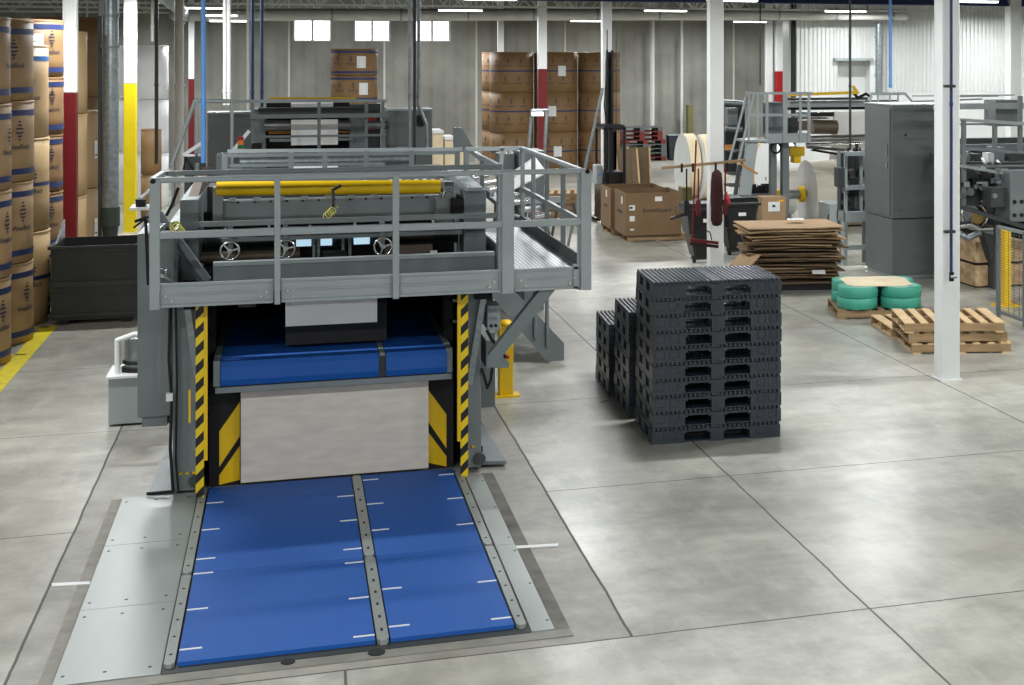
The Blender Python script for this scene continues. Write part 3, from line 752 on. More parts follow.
# ------------------------------------------------------------------ yellow bollard
x, y = 2.17, 15.2
t = thing('bollard', 'yellow steel guard post bolted to the floor right of the machine', 'bollard', (x, y, 0))
MB().box(x - .075, x + .075, y - .05, y + .05, .02, .75).build('post', 'yel', t, bevel=.012)
MB().lathe((x, y, .75), [(.07, 0), (.065, .02), (.04, .04), (0, .05)], 16).build('post_cap', 'yel', t)
MB().box(x - .14, x + .14, y - .1, y + .1, 0, .02).build('base_plate', 'yel', t)

# ================================================================== sheeter with stacking lift in the foreground
mach = thing('sheet_stacker', 'large gray sheet stacking machine with railed platform, yellow tube and striped guards', 'machine', (0.4, 12.5, 0))
G_ = 'gray'
def part(mb, name, m, par=mach, bevel=0): return mb.build(name, m, par, bevel)
YF = 12.0
XL, X2, X3, X4, XR = -1.0, -.08, .83, 1.73, 2.38
ZB, ZT, ZR, ZM = 1.59, 1.775, 2.575, 2.15
# front fascia channels
for a, b in ((XL + .05, X2 - .03), (X2 + .03, X4 - .06), (X4 + .06, XR - .04)):
    m_ = MB().box(a, b, YF + .02, YF + .035, ZB, ZT); m_.box(a, b, YF, YF + .02, ZB, ZB + .02); m_.box(a, b, YF, YF + .02, ZT - .02, ZT)
    m_.box(a + .12, b - .12, YF + .005, YF + .02, ZB + .09, ZB + .102)
    f_ = part(m_, 'fascia_channel', 'gray_lt')
    for x in (a + .05, a + .09, b - .05, b - .09):
        MB().cyl((x, YF + .02, ZB + .05 + (.04 if x in (a + .05, b - .05) else 0)), (x, YF - .002, ZB + .05 + (.04 if x in (a + .05, b - .05) else 0)), .011, 8).build('bolt', 'chrome', f_)
# platform deck behind fascia
part(MB().box(XL, 1.75, YF + .04, YF + .72, ZB + .05, ZB + .09), 'platform_deck', 'gray_dk')
part(MB().box(-0.59, 1.72, YF + .72, YF + .78, ZB + .0, 1.80), 'inner_beam', 'gray')
part(MB().box(-0.59, 1.72, YF + .70, YF + .80, 1.80, 1.83), 'inner_beam_cap', 'gray_lt')
# posts
for x, w in ((-0.98, .075), (X2, .045), (X3, .05), (X4, .1), (XR, .09)):
    m_ = MB().box(x - w / 2, x + w / 2, YF - .035, YF - .001, ZB - .01, ZR + .01)
    if w > .08: m_.box(x - w / 2 - .02, x - w / 2 + .02, YF - .001, YF + .045, ZB - .01, ZR)
    part(m_, 'rail_post', 'gray_lt', bevel=.006)
part(MB().beam((XL, YF - .01, ZR), (XR, YF - .01, ZR), .04, .042), 'top_rail', 'gray_lt', bevel=.01)
part(MB().beam((XL, YF - .01, ZM), (XR, YF - .01, ZM), .03, .055), 'mid_rail', 'gray_lt', bevel=.006)
YB = 12.7
part(MB().beam((XL + .05, YB, ZR), (1.76, YB, ZR), .04, .04), 'top_rail', 'gray', bevel=.01)
part(MB().beam((XL + .3, YB, 2.15), (1.76, YB, 2.15), .03, .045), 'mid_rail', 'gray', bevel=.006)
part(MB().beam((XL, YF, ZR), (XL + .03, YB, ZR), .04, .04), 'top_rail', 'gray_lt')
part(MB().beam((XL, YF, ZM), (XL + .03, YB, ZM), .04, .04), 'mid_rail', 'gray')
for x in (1.76,): part(MB().box(x - .025, x + .025, YB - .02, YB + .02, 1.68, ZR + .02), 'rail_post', 'gray', bevel=.005)
part(MB().cyl((-0.99, YF - .042, ZR - .005), (-0.99, YF - .036, ZR - .005), .02, 12), 'rail_end_cap', 'black')
part(MB().cyl((XR + .01, YF - .042, ZR - .005), (XR + .01, YF - .036, ZR - .005), .02, 12), 'rail_end_cap', 'black')
# right hand walkway with grating, toe boards and railings
part(MB().box(1.78, XR - .05, YF + .04, 15.2, 1.735, 1.765), 'walkway_grating', 'grate')
part(MB().box(XR - .05, XR - .035, YF + .04, 15.3, 1.70, 1.87), 'toe_board', 'gray_dk')
part(MB().box(1.762, 1.778, YB, 15.3, 1.66, 1.87), 'toe_board', 'gray_dk')
part(MB().box(XR - .1, XR + .04, YF + .0, YF + .06, ZB, ZT + .02), 'corner_bracket', 'gray_lt')
m_ = MB().box(1.78, XR - .04, YF + .045, 15.3, 1.66, 1.70); part(m_, 'walkway_frame', 'gray_dk')
for y in (12.9, 13.75, 14.55, 15.25):
    part(MB().box(XR - .045, XR - .005, y - .02, y + .02, 1.6, ZR), 'rail_post', 'gray', bevel=.004)
for y in (13.9, 15.2): part(MB().box(1.74, 1.78, y - .02, y + .02, 1.6, ZR), 'rail_post', 'gray', bevel=.004)
part(MB().beam((XR - .03, YF, ZR), (XR - .03, 15.25, ZR), .04, .04), 'top_rail', 'gray_lt', bevel=.008)
part(MB().beam((XR - .03, YF, ZM), (XR - .03, 15.25, ZM), .03, .045), 'mid_rail', 'gray')
part(MB().beam((1.76, YB, ZR), (1.76, 13.9, ZR), .04, .04), 'top_rail', 'gray')
part(MB().beam((1.76, 15.25, ZR), (XR - .03, 15.25, ZR), .04, .04), 'top_rail', 'gray_lt')
part(MB().beam((2.10, 15.25, 1.9), (2.14, 15.25, ZR), .04, .04), 'rail_post', 'gray_lt')
# supports below walkway, stair with stringers and handrail posts
part(MB().beam((2.1, 12.1, 1.62), (1.62, 12.15, 1.02), .1, .1, (0, 1, 0)), 'support_brace', 'gray')
stp = thing('access_stair', 'steep gray stair with side rails under the end of the walkway', 'stair', (2.7, 17.0, 0))
def stair(y):
    return MB().prism([(3.06, 0.02), (3.06, .22), (2.48, .86), (1.95, 1.44), (1.95, 1.13), (2.86, .02)], 'y', y, y + .02)
part(stair(16.7), 'stair_stringer', 'gray', stp); part(stair(17.4), 'stair_stringer', 'gray', stp)
for k in range(6): 
    z = .2 + k * .2; x = 2.98 - k * .18
    part(MB().box(x - .22, x - .02, 16.72, 17.4, z - .03, z), 'stair_tread', 'grate', stp)
for x, z0 in ((2.86, .5), (2.72, .6)): part(MB().cyl((x, 16.69, z0 - .3), (x, 16.69, 1.5), .022, 10), 'stair_rail_post', 'gray', stp)
part(MB().tube([(2.86, 16.69, .9), (2.84, 16.69, 1.45), (2.66, 16.69, 1.66), (2.4, 16.69, 1.74)], .022), 'stair_handrail', 'gray', stp)
# main uprights either side, foot plates
for a, b, nm in ((-.89, -.66, 'l'), (1.43, 1.58, 'r')):
    m_ = MB().box(a, b, 12.52, 12.75, .02, 1.6); part(m_, 'upright', 'gray', bevel=.01)
    m_ = MB().cyl(((a + b) / 2 + .06, 12.515, .1), ((a + b) / 2 + .06, 12.49, .1), .05, 14); part(m_, 'bearing_cap', 'gray_dk')
part(MB().prism([(-.86, 12.5), (-1.07, 12.55), (-1.02, 14.4), (-.8, 14.4)], 'z', .0, .03), 'foot_plate', 'gray')
part(MB().prism([(1.58, 12.6), (1.80, 12.55), (1.75, 14.1), (1.58, 14.6)], 'z', .02, .05), 'foot_plate', 'gray')
part(MB().box(1.6, 1.78, 12.62, 14.4, 0, .02), 'foot_plate_packer', 'black')
for y in (12.9, 13.3, 13.6): part(MB().cyl((1.62, y, .05), (1.62, y, .1), .02, 8), 'anchor_bolt', 'black')
# side walls and dark interior
part(MB().box(-.9, -.84, 12.75, 15.1, .0, 1.6), 'side_wall', 'gray_dk'); part(MB().box(1.52, 1.58, 12.75, 15.1, .0, 1.6), 'side_wall', 'gray_dk')
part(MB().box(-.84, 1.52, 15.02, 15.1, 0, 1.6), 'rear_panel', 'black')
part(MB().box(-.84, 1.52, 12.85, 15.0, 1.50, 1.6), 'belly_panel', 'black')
for a in (-.62, 1.34): part(MB().box(a - .04, a + .04, 12.9, 13.1, 0, 1.5), 'inner_guide', 'black')
for z in (.5, .72, 1.2, 1.38): 
    part(MB().box(-.82, -.62, 12.9, 12.93, z, z + .025), 'guide_bracket', 'steel'); part(MB().box(1.36, 1.5, 12.9, 12.93, z, z + .025), 'guide_bracket', 'steel')
# slanting rods beside the uprights
part(MB().beam((-.78, 12.45, 1.58), (-.70, 12.45, .95), .05, .03, (0, 1, 0)), 'slide_rod', 'galv')
part(MB().beam((1.60, 12.45, 1.55), (1.47, 12.45, .75), .05, .03, (0, 1, 0)), 'slide_rod', 'galv')
part(MB().box(-.80, -.70, 12.42, 12.52, 1.5, 1.59), 'rod_clamp', 'black'); part(MB().box(1.52, 1.66, 12.42, 12.52, 1.47, 1.57), 'rod_clamp', 'black')
# striped light guards
for nm, x, s in (('l', -0.67, 1), ('r', 1.41, -1)):
    h = MB().box(x - .031, x + .031, 12.28, 12.30, .02, 1.58); 
    g = part(h, 'striped_guard', 'hazard')
    MB().box(x + s * .0312, x + s * .058, 12.27, 12.31, .32, 1.59).build('guard_edge', 'yel', g)
part(MB().box(-.755, -.74, 12.3, 12.34, .62, .88), 'yellow_stop', 'yel'); part(MB().box(1.43, 1.445, 12.3, 12.34, 1.02, 1.2), 'yellow_stop', 'yel')
# cables on the left upright
part(MB().tube([(-.9, 12.44, 1.58), (-.91, 12.43, 1.1), (-.89, 12.44, .8), (-.9, 12.43, .4), (-.88, 12.44, .05), (-1.08, 12.5, .03)], .012), 'cable', 'black')
part(MB().tube([(-.86, 12.44, 1.58), (-.85, 12.43, .9), (-.86, 12.44, .3), (-.84, 12.44, .05)], .009), 'cable', 'black')
part(MB().box(-.93, -.88, 12.40, 12.46, .78, .84), 'cable_clip', 'label')
for k in range(3): part(MB().box(-.84 + k * .05, -.815 + k * .05, 12.50, 12.52, .16, .175), 'yellow_tag', 'yel')
for k in range(2): part(MB().box(1.45 + k * .05, 1.475 + k * .05, 12.50, 12.52, .2, .215), 'yellow_tag', 'yel')
# hanging control cabinet left
m_ = MB().box(-1.16, -.9, 12.6, 13.4, .62, 2.1); c_ = part(m_, 'side_cabinet', 'gray', bevel=.006)
MB().box(-1.13, -.94, 12.65, 13.3, .53, .62).build('cabinet_base', 'gray', c_)
# right hand control box, chute and arms
m_ = MB().box(1.63, 1.74, 12.5, 12.75, 1.19, 1.4); b_ = part(m_, 'control_box', 'gray_lt', bevel=.005)
for i in range(2):
    for j in range(3): MB().cyl((1.66 + i * .04, 12.5, 1.23 + j * .06), (1.66 + i * .04, 12.48, 1.23 + j * .06), .013, 10).build('push_button', 'galv' if j else 'black', b_)
part(MB().prism([(1.62, 0.87), (1.62, 1.1), (1.69, 1.1), (1.82, 0.89), (1.81, 0.86)], 'y', 12.5, 12.9), 'chip_chute', 'gray')
part(MB().tube([(1.58, 12.5, 0.87), (1.61, 12.5, 0.77), (1.63, 12.5, 0.7), (1.66, 12.5, 0.77), (1.67, 12.5, 0.87)], .012), 'cable', 'black')
part(MB().tube([(1.62, 12.47, 1.2), (1.66, 12.46, 1.12), (1.74, 12.45, 1.02), (1.78, 12.45, .96)], .014), 'cable', 'black')
part(MB().cyl((2.15, 15.1, 0.44), (2.19, 15.1, 0.42), .02, 10), 'red_connector', 'redb')
part(MB().box(1.60, 2.0, 14.75, 15.25, .0, .75), 'side_housing', 'gray')
# ---- upper works: Y 13.0 onwards
YM = 13.2
xl0, xl1 = -0.88, -0.73
part(MB().box(xl0, xl1, YM, 15.0, 1.62, 2.31), 'side_frame', 'gray', bevel=.008)
rb = part(MB().box(1.51, 1.71, YM, 15.0, 1.62, 2.33), 'side_frame', 'gray', bevel=.008)
MB().box(1.53, 1.69, YM - .006, YM, 2.02, 2.05).build('frame_seam', 'gray_dk', rb)
MB().box(1.53, 1.69, YM - .006, YM, 1.96, 1.975).build('frame_seam', 'gray_dk', rb)
part(MB().prism([(13.1, 2.33), (15.0, 2.33), (15.0, 2.4), (13.1, 2.36)], 'x', 1.51 + .02, 1.69 - .02), 'frame_cover', 'gray_lt')
part(MB().prism([(13.2, 2.28), (15.0, 2.28), (15.0, 2.38), (14.2, 2.38)], 'x', xl0 + .05, xl1 - .02), 'frame_cover', 'brownrol')
# diagonal arm at left
part(MB().beam((-1.03, 12.9, 2.24), (-0.64, 12.9, 1.66), .06, .09, (0, 1, 0)), 'diagonal_arm', 'gray')
part(MB().beam((-0.99, 12.85, 2.16), (-0.7, 12.85, 1.66), .03, .03, (0, 1, 0)), 'diagonal_arm', 'gray_dk')
part(MB().beam((-0.98, 12.5, 1.78), (-0.82, 12.5, 1.68), .02, .02), 'tie_rod', 'chrome')
part(MB().torus((-0.97, 12.5, 1.79), (0, 1, 0), .035, .008), 'rod_ring', 'chrome')
part(MB().box(xl0 - .1, xl0, 12.8, 15.2, 1.62, 2.1), 'side_sheet', 'gray')
# back-plate, beams
part(MB().box(xl1, 1.51, 14.6, 14.65, 1.62, 2.3), 'rear_plate', 'gray_dk')
part(MB().box(-0.61, 1.53, 13.4, 13.6, 2.07, 2.27), 'cross_beam', 'gray', bevel=.006)
bx = MB()
cb = [o for o in mach.children if o.name.startswith('cross_beam')][-1]
for k in range(14): MB().cyl((-.55 + k * .135, 13.38, 2.26), (-.55 + k * .135, 13.41, 2.26), .010, 8).build('beam_bolt', 'black', cb)
part(MB().box(xl1, 1.52, 13.2, 13.32, 1.99, 2.04), 'slide_bar', 'galv')
part(MB().box(-0.54, 1.48, 13.1, 13.2, 1.95, 1.98), 'slide_bar', 'gray')
part(MB().cyl((-0.59, 13.3, 2.39), (1.31, 13.3, 2.34 + .02), .062, 24), 'yellow_tube', 'yel')
yt = [o for o in mach.children if o.name.startswith('yellow_tube')][-1]
for k in range(26):
    if k in (0, 9, 10): continue
    x = -.55 + k * .075
    MB().box(x, x + .03, 13.45, 13.5, 2.33, 2.41 + .003 * k % .01).build('white_tab', 'paper', yt)
for x in (-0.58, 1.39): part(MB().box(x - .04, x + .04, 13.3, 13.5, 2.1, 2.4), 'tube_bracket', 'gray')
part(MB().torus((1.39, 13.3, 2.27), (0, 1, 0), .055, .012), 'small_handwheel', 'chrome')
part(MB().box(1.4, 1.51, 13.2, 13.3, 2.12, 2.26), 'valve_block', 'black', bevel=.01)
part(MB().box(1.27, 1.42, 13.28, 13.4, 2.04, 2.26), 'gear_cover', 'gray')
# dark gap contents: opening with rollers
part(MB().box(xl1, 1.6, 14.0, 14.05, 1.62, 2.12), 'dark_liner', 'black')
part(MB().cyl((xl1, 13.7, 1.87), (1.57, 13.7, 1.87), .07, 20), 'feed_roller', 'gray_dk')
part(MB().cyl((xl1, 13.45, 1.78), (0.1, 13.45, 1.78), .05, 20), 'brown_roller', 'brownrol')
part(MB().box(0.83, 1.25, 13.35, 13.5, 1.74, 1.84), 'gear_housing', 'brownrol', bevel=.01)
part(MB().cyl((0.84, 13.5, 1.9), (1.26, 13.5, 1.9), .04, 16), 'brown_roller', 'brownrol')
for a, b in ((0.07, 0.2), (0.28, 0.38), (0.57, 0.71)):
    part(MB().box(a, b, 13.6, 13.61, 1.83, 1.90), 'window_reflection', 'reflected_glow')  # glowing panes painted in as reflections of a window
for a in (0.22, 0.26, 0.47, 0.53): part(MB().box(a - .012, a + .012, 13.45, 13.5, 1.72, 1.98), 'guide_bar', 'galv')
part(MB().box(0.29, 0.49, 13.15, 13.4, 1.74, 1.81), 'clamp_block', 'black', bevel=.01)
part(MB().box(1.22, 1.28, 13.25, 13.3, 1.73, 1.79), 'white_block', 'paper')
part(MB().box(0.02, 0.77, 13.0, 13.08, 1.76, 1.775), 'sheet_edge', 'paper')
for x, z in ((-0.47, 1.89), (-0.02, 1.89), (0.79, 1.88)):
    hw = part(MB().torus((x, 12.98, z), (0, 1, 0), .075, .009, 32), 'handwheel', 'chrome')
    MB().cyl((x, 12.96, z), (x, 13.1, z), .02, 12).build('wheel_hub', 'chrome', hw)
    for k in range(3):
        a = math.pi / 2 + k * 2 * math.pi / 3 + .3
        MB().beam((x, 12.98, z), (x + .07 * math.cos(a), 12.98, z - .07 * math.sin(a)), .014, .014, (0, 1, 0)).build('wheel_spoke', 'chrome', hw)
    MB().box(x - .02, x + .02, 13.06, 13.18, z - .02, z + .2).build('wheel_bracket', 'gray', hw)
# hose coils hanging from rails
def coilhose(cx, cy, cz, n, tilt, r=.04, lb=''):
    pts = []
    for i in range(n * 10 + 1):
        t = 2 * math.pi * i / 10; pts.append((cx + r * math.cos(t) + tilt * i / (n * 10), cy + r * .5 * math.sin(t), cz + r * math.sin(t) * .9 - .07 * i / (n * 10)))
    m_ = MB()
    for a, b in zip(pts, pts[1:]): m_.cyl(a, b, .0045, 6, caps=False)
    return m_
part(coilhose(0.38, 12.9, 2.23, 4, -.07, .03), 'coiled_hose', 'tube_y')
part(coilhose(-0.86, 12.3, 2.19, 4, .05, .04), 'coiled_hose', 'tube_y')
part(MB().tube([(0.44, 13, 2.42), (0.37, 13, 2.38), (0.37, 12.9, 2.25)], .013), 'hose_nozzle', 'black')
part(MB().tube([(-0.83, 12.3, 2.49), (-0.88, 12.3, 2.35), (-0.92, 12.3, 2.27)], .012), 'hose_nozzle', 'black')
part(MB().prism([(-0.94, 2.26), (-0.84, 2.35), (-0.83, 2.31), (-0.91, 2.2)], 'y', 12.45, 12.455), 'instruction_plate', 'label')
# small white shelf with a keyboard at left end
part(MB().box(-1.21, -1.05, 12.5, 12.8, 2.3, 2.32), 'operator_shelf', 'label')
part(MB().box(-1.17, -1.1, 12.55, 12.7, 2.32, 2.38), 'operator_keypad', 'black')
part(MB().beam((-1.2, 12.9, 2.33), (-1.09, 12.9, 2.43), .02, .2, (0, 1, 0)), 'operator_screen', 'label')
part(MB().tube([(-1.17, 12.5, 2.21), (-1.09, 12.5, 2.24), (-1.08, 12.5, 1.98), (-1.07, 12.5, 1.7)], .012), 'cable', 'black')
part(MB().beam((-1.18, 12.5, 2.16), (-1.07, 12.5, 2.25), .015, .015), 'shelf_bracket', 'black')
# hanging white sheet below platform and the shade box behind it
part(MB().box(-.02, .72, 12.62, 12.63, 1.29, 1.585), 'hanging_sheet', 'paper')
part(MB().box(-0.02, 0.81, 12.8, 13.5, 1.1, 1.49), 'shade_box', 'black')  # black box stands in for the shadow below the sheet
part(MB().box(-0.4, -0.26, 12.9, 13.0, 1.42, 1.5), 'worn_bracket', 'brownrol')

# ---- raised belt table inside the machine
tb = MB()
ZTB, Z0 = 1.065, .87
xs_ = 0.75
for a, b in ((-.52, xs_ - .03), (xs_ + .03, 1.28)):
    m_ = MB(); m_.prism([(12.42, Z0), (12.40, Z0 + .05), (12.40, ZTB - .04), (12.43, ZTB), (14.9, ZTB), (14.9, Z0)], 'x', a, b); part(m_, 'raised_belt', 'blue')
part(MB().box(-.56, 1.32, 12.41, 12.5, Z0 - .055, Z0 - .01), 'table_front_bar', 'gray')
part(MB().box(xs_ - .03, xs_ + .03, 12.42, 14.9, Z0, ZTB - .02), 'centre_strip', 'char')
part(MB().box(xs_ - .022, xs_ + .022, 12.41, 14.9, ZTB - .02, ZTB + .004), 'centre_strip', 'gray')
for a in (-.55, 1.30): part(MB().box(a - .025, a + .025, 12.42, 14.9, Z0, ZTB + .01), 'table_side_rail', 'gray')
part(MB().box(-.37, 1.14, 12.56, 12.58, .04, Z0 - .055), 'white_skirt', 'curtain')
for s, a, b in ((1, -.62, -.38), (-1, 1.15, 1.36)):
    bp_ = part(MB().box(a, b, 12.66, 12.70, .0, .86), 'warning_panel', 'black')
    for z in (.34, -.02):
        z = z - .34
        if s > 0: P = [(-0.54, 0.16 + z), (-0.38, 0.4 + z), (-0.38, 0.68 + z), (-0.54, 0.45 + z)]
        else: P = [(1.14, 0.42 + z), (1.3, 0.17 + z), (1.3, 0.46 + z), (1.14, 0.69 + z)]
        P = [(u, max(.012 + .002 * i, v)) for i, (u, v) in enumerate(P)]
        MB().prism(P, 'y', 12.655, 12.66).build('yellow_stripe', 'yel', bp_)
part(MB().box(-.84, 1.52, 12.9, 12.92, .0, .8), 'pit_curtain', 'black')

# ================================================================== floor level belt table in front
lt = thing('belt_lift_table', 'blue belt lift table set flush in the floor in front of the machine', 'lift table', (.4, 10.7, 0))
YA, YMID, YC = 8.95, 10.46, 12.53
XA, XB, XS = -.61, 1.33, .545
CL = {(True, 0): [12.09, 11.41, 10.75, 10.45, 9.78, 9.13],
      (True, 1): [11.97, 11.33, 10.66, 10.37, 9.68, 9.03],
      (False, 0): [12.38, 11.7, 11.04, 9.79, 9.13],
      (False, 1): [12.35, 11.66, 10.99, 9.74, 9.07]}
for (a, b) in ((XA, XS - .045), (XS + .045, XB)):
    for (c, d, nm) in ((YA, YMID - .005, 'front'), (YMID + .005, YC, 'rear')):
        m_ = MB().box(a, b, c, d, .006, .03); be = m_.build('blue_belt', 'blue', lt)
        for side in (0, 1):
            for yy in CL[(a == XA, side)]:
                if not c < yy < d: continue
                w = .125
                x0 = a if side == 0 else b - w
                MB().box(x0, x0 + w, yy - .008, yy + .008, .03, .034).build('belt_clip', 'label', be)
for (c, d) in ((YA - .03, YMID - .01), (YMID + .01, YC)):
    st_ = MB(); w = .035
    st_.prism([(XS - w, c + .04), (XS - w * .5, c), (XS + w * .5, c), (XS + w, c + .04), (XS + w, d - .04), (XS + w * .5, d), (XS - w * .5, d), (XS - w, d - .04)], 'z', .006, .036)
    so = st_.build('centre_strip', 'plate', lt)
    for k in range(6): MB().box(XS - .008, XS + .008, c + .15 + k * (d - c) / 7, c + .19 + k * (d - c) / 7, .036, .038).build('strip_slot', 'black', so)
for (c, d) in ((YA - .02, YMID - .01), (YMID + .03, YC)):
    for x, w in ((XB + .045, .03), (XA - .045, .03)):
        so = MB().prism([(x - w, c + .03), (x - w * .4, c), (x + w * .4, c), (x + w, c + .03), (x + w, d), (x - w, d)], 'z', .006, .03).build('edge_rail', 'plate', lt)
        for k in range(5): MB().cyl((x, c + .15 + k * (d - c) / 5.5, .03), (x, c + .15 + k * (d - c) / 5.5, .032), .01, 8).build('rail_screw', 'black', so)
MB().box(XA - .08, XB + .09, YA - .09, 12.38, .0005, .006).build('table_bed', 'char', lt)
# floor cover plates
pl_ = thing('floor_plate', 'wide galvanised cover plate screwed to the floor left of the blue belts', 'plate', (-1, 10.7, 0))
for k, (c, d) in enumerate(((8.86, 10.02), (10.025, 11.3), (11.305, 12.5))):
    po = MB().box(-1.26, XA - .085, c, d, .0005, .011).build('plate_sheet', 'plate', pl_)
    for x in (-1.22, -1.0, -.76):
        for y in (c + .12, d - .12): MB().cyl((x, y, .011), (x, y, .0125), .011, 8).build('plate_screw', 'char', po)
pr_ = thing('floor_plate', 'narrow gray cover strip in the floor right of the blue belts', 'plate', (1.5, 10.7, 0))
for c, d in ((8.86, 10.5), (10.505, 12.3)):
    po = MB().box(1.425, 1.565, c, d, .0005, .011).build('plate_sheet', 'plate', pr_)
    for y in (c + .15, (c + d) / 2, d - .15): MB().cyl((1.545, y, .011), (1.545, y, .0125), .01, 8).build('plate_screw', 'char', po)
o = MB().box(1.57, 1.66, 8.8, 12.4, .0005, .003).build('trim_8', mat('dirty_groove', (98, 96, 90), .7, 0, .35, 5)); o['kind'] = 'structure'
o = MB().box(-1.34, -1.265, 8.8, 12.5, .0005, .003).build('trim_9', mat('ground_concrete_strip', (134, 131, 121), .7, 0, .15, 9)); o['kind'] = 'structure'
o = MB().box(-1.4, 1.66, 8.74, 8.85, .0005, .006).build('trim_10', mat('worn_steel_edge', (128, 127, 118), .5, .2, .15, 6)); o['kind'] = 'structure'
o = MB().cyl((.5, 8.82, .006), (.5, 8.82, .012), .05, 14).cyl((0.0, 8.83, .006), (0.0, 8.83, .012), .04, 14).build('trim_11', 'black'); o['kind'] = 'structure'

# small fittings inside the stacker opening
random.seed(11)
for k in range(16):
    x = -0.51 + .118 * k + random.uniform(-.02, .02)
    if k % 3 == 0: part(MB().cyl((x, 13.24, 1.97), (x, 13.24, 2.06 + .02 * (k % 2)), .016, 10), 'adjusting_screw', 'chrome')
    else: part(MB().box(x - .02, x + .03, 13.22, 13.3, 1.955, 1.995 + .02 * (k % 2)), 'clamp_piece', ('gray_dk', 'black')[k % 2])
for k in range(10):
    x = -0.49 + .2 * k; part(MB().box(x, x + .06, 13.34, 13.4, 2.27, 2.3), 'beam_lug', 'steel')

# ================================================================== printing and feeding unit behind the stacker
fu = thing('feeder_unit', 'gray paper feeding unit with white web over rollers, behind the sheet stacker', 'machine', (.4, 19, 0))
P_ = lambda mb, n, m, bevel=0, par=fu: mb.build(n, m, par, bevel)
# near walkway rails
for (y, pa, pb, nm) in ((15.9, 230, 460, 0),):
    pass
P_(MB().beam((-0.59, 15.7, 2.57), (1.78, 15.7, 2.55), .035, .035), 'top_rail', 'gray_lt')
P_(MB().beam((-0.63, 15.45, 2.54), (1.71, 15.45, 2.53), .035, .035), 'top_rail', 'gray')
P_(MB().beam((-0.57, 15.7, 2.42), (0.97, 15.7, 2.41), .03, .03), 'mid_rail', 'gray')
for x in (-0.61, 0.03, 0.36, 0.77, 1.23): P_(MB().box(x - .025, x + .025, 15.43, 15.47, 1.7, 2.56), 'rail_post', 'gray')
P_(MB().box(-.62, 1.9, 15.45, 16.6, 1.66, 1.7), 'deck', 'gray_dk')
P_(MB().box(-.7, 1.7, 17.0, 17.3, 1.2, 2.28), 'unit_body', 'gray')
P_(MB().box(-.5, 1.6, 16.96, 17.0, 1.9, 2.02), 'body_panel', 'gray_lt')
P_(MB().box(0.05, 0.54, 17.02, 17.3, 2.285, 2.32), 'web_strip', 'paper')
P_(MB().cyl((-0.52, 17.4, 2.34), (1.36, 17.4, 2.34), .05, 16), 'guide_roller', 'galv')
P_(MB().box(-.85, -.7, 16.2, 17.6, 0.0, 2.1), 'leg_frame', 'gray_dk'); P_(MB().box(1.7, 1.85, 16.2, 17.6, 1.75, 2.2), 'leg_frame', 'gray_dk')
for k in range(9):
    x = -.45 + k * .22; P_(MB().box(x, x + .1, 16.4, 16.5, 1.7, 1.95 + .05 * (k % 3)), 'ink_unit', 'gray_dk' if k % 2 else 'black')
for k, (a, b, c) in enumerate(((-.4, 1.85, .5), (.5, 1.9, .9), (1.1, 1.86, .4))):
    P_(MB().tube([(a, 16.2, b), (a + c * .3, 16.2, b + .14), (a + c * .8, 16.2, b + .1), (a + c, 16.2, b - .05)], .015), 'air_hose', 'black')
for k in range(7):
    x = -.35 + k * .3; P_(MB().cyl((x, 16.1, 1.7), (x, 16.1, 1.9 + .04 * (k % 2)), .03, 10), 'knob', 'chrome' if k % 2 else 'gray_lt')
# tower
YT = 21.0
for a, b in ((-0.46, -0.29), (0.82, 1.05)):
    P_(MB().box(a, b, YT, YT + .9, 0.0, 2.82), 'tower_frame', 'gray', .01)
P_(MB().cyl((-0.31, 20.95, 2.6), (0.83, 20.95, 2.59), .075, 24), 'web_roller', 'steel')
P_(MB().cyl((1.02, 20.95, 2.59), (1.52, 20.95, 2.59), .06, 24), 'web_roller', 'galv')
P_(MB().box(-0.29, 0.83, 21.3, 21.35, 1.7, 2.9), 'dark_back', 'black')
P_(MB().box(-0.26, 0.05, 21.05, 21.1, 2.48, 2.52), 'brass_bar', 'orange'); P_(MB().box(0.67, 0.83, 21.05, 21.1, 2.48, 2.52), 'brass_bar', 'orange')
P_(MB().box(-0.24, 0.86, 20.9, 20.94, 2.38, 2.42), 'lower_bar', 'galv')
P_(MB().box(0.04, 0.66, 20.84, 20.855, 2.33, 2.68), 'paper_web', 'paper')
P_(MB().cyl((0.04, 21.3, 2.86), (0.61, 21.3, 2.86), .045, 20), 'upper_web_roll', 'paper')
P_(MB().box(-0.39, 1.05, 20.98, 21.3, 2.75, 2.84), 'upper_plate', 'gray_dk')
P_(MB().cyl((-0.29, 21.4, 2.82), (1.07, 21.4, 2.82), .05, 16), 'upper_roller', 'steel')
for k in range(2):
    x = 0.71 + k * .02
P_(MB().beam((-0.71, 20.5, 2.95), (1.3, 20.5, 2.94), .035, .04), 'top_rail', 'gray_lt')
P_(MB().beam((-0.48, 20.3, 2.75), (1.31, 20.3, 2.75), .05, .055), 'mid_rail', 'gray')
P_(MB().beam((-0.33, 20.3, 2.48), (1.27, 20.3, 2.48), .03, .03), 'lower_rail', 'gray')
P_(MB().beam((-0.25, 22.0, 2.95), (0.95, 22.0, 2.94), .03, .03), 'yellow_strip', 'yel')
for x in (-0.45, 0.4, 1.02, 1.24): P_(MB().box(x - .022, x + .022, 20.38, 20.42, 2.25, 2.93), 'rail_post', 'gray')
P_(MB().box(1.07, 1.18, 20.95, 21.0, 2.52, 2.7), 'red_panel', 'redb')
P_(MB().box(1.06, 1.25, 21.1, 21.4, 2.25, 2.88), 'drive_cover', 'gray_dk')
P_(MB().box(-0.45, -0.33, 19.9, 20.3, 2.33, 2.42), 'motor', 'black', .01)
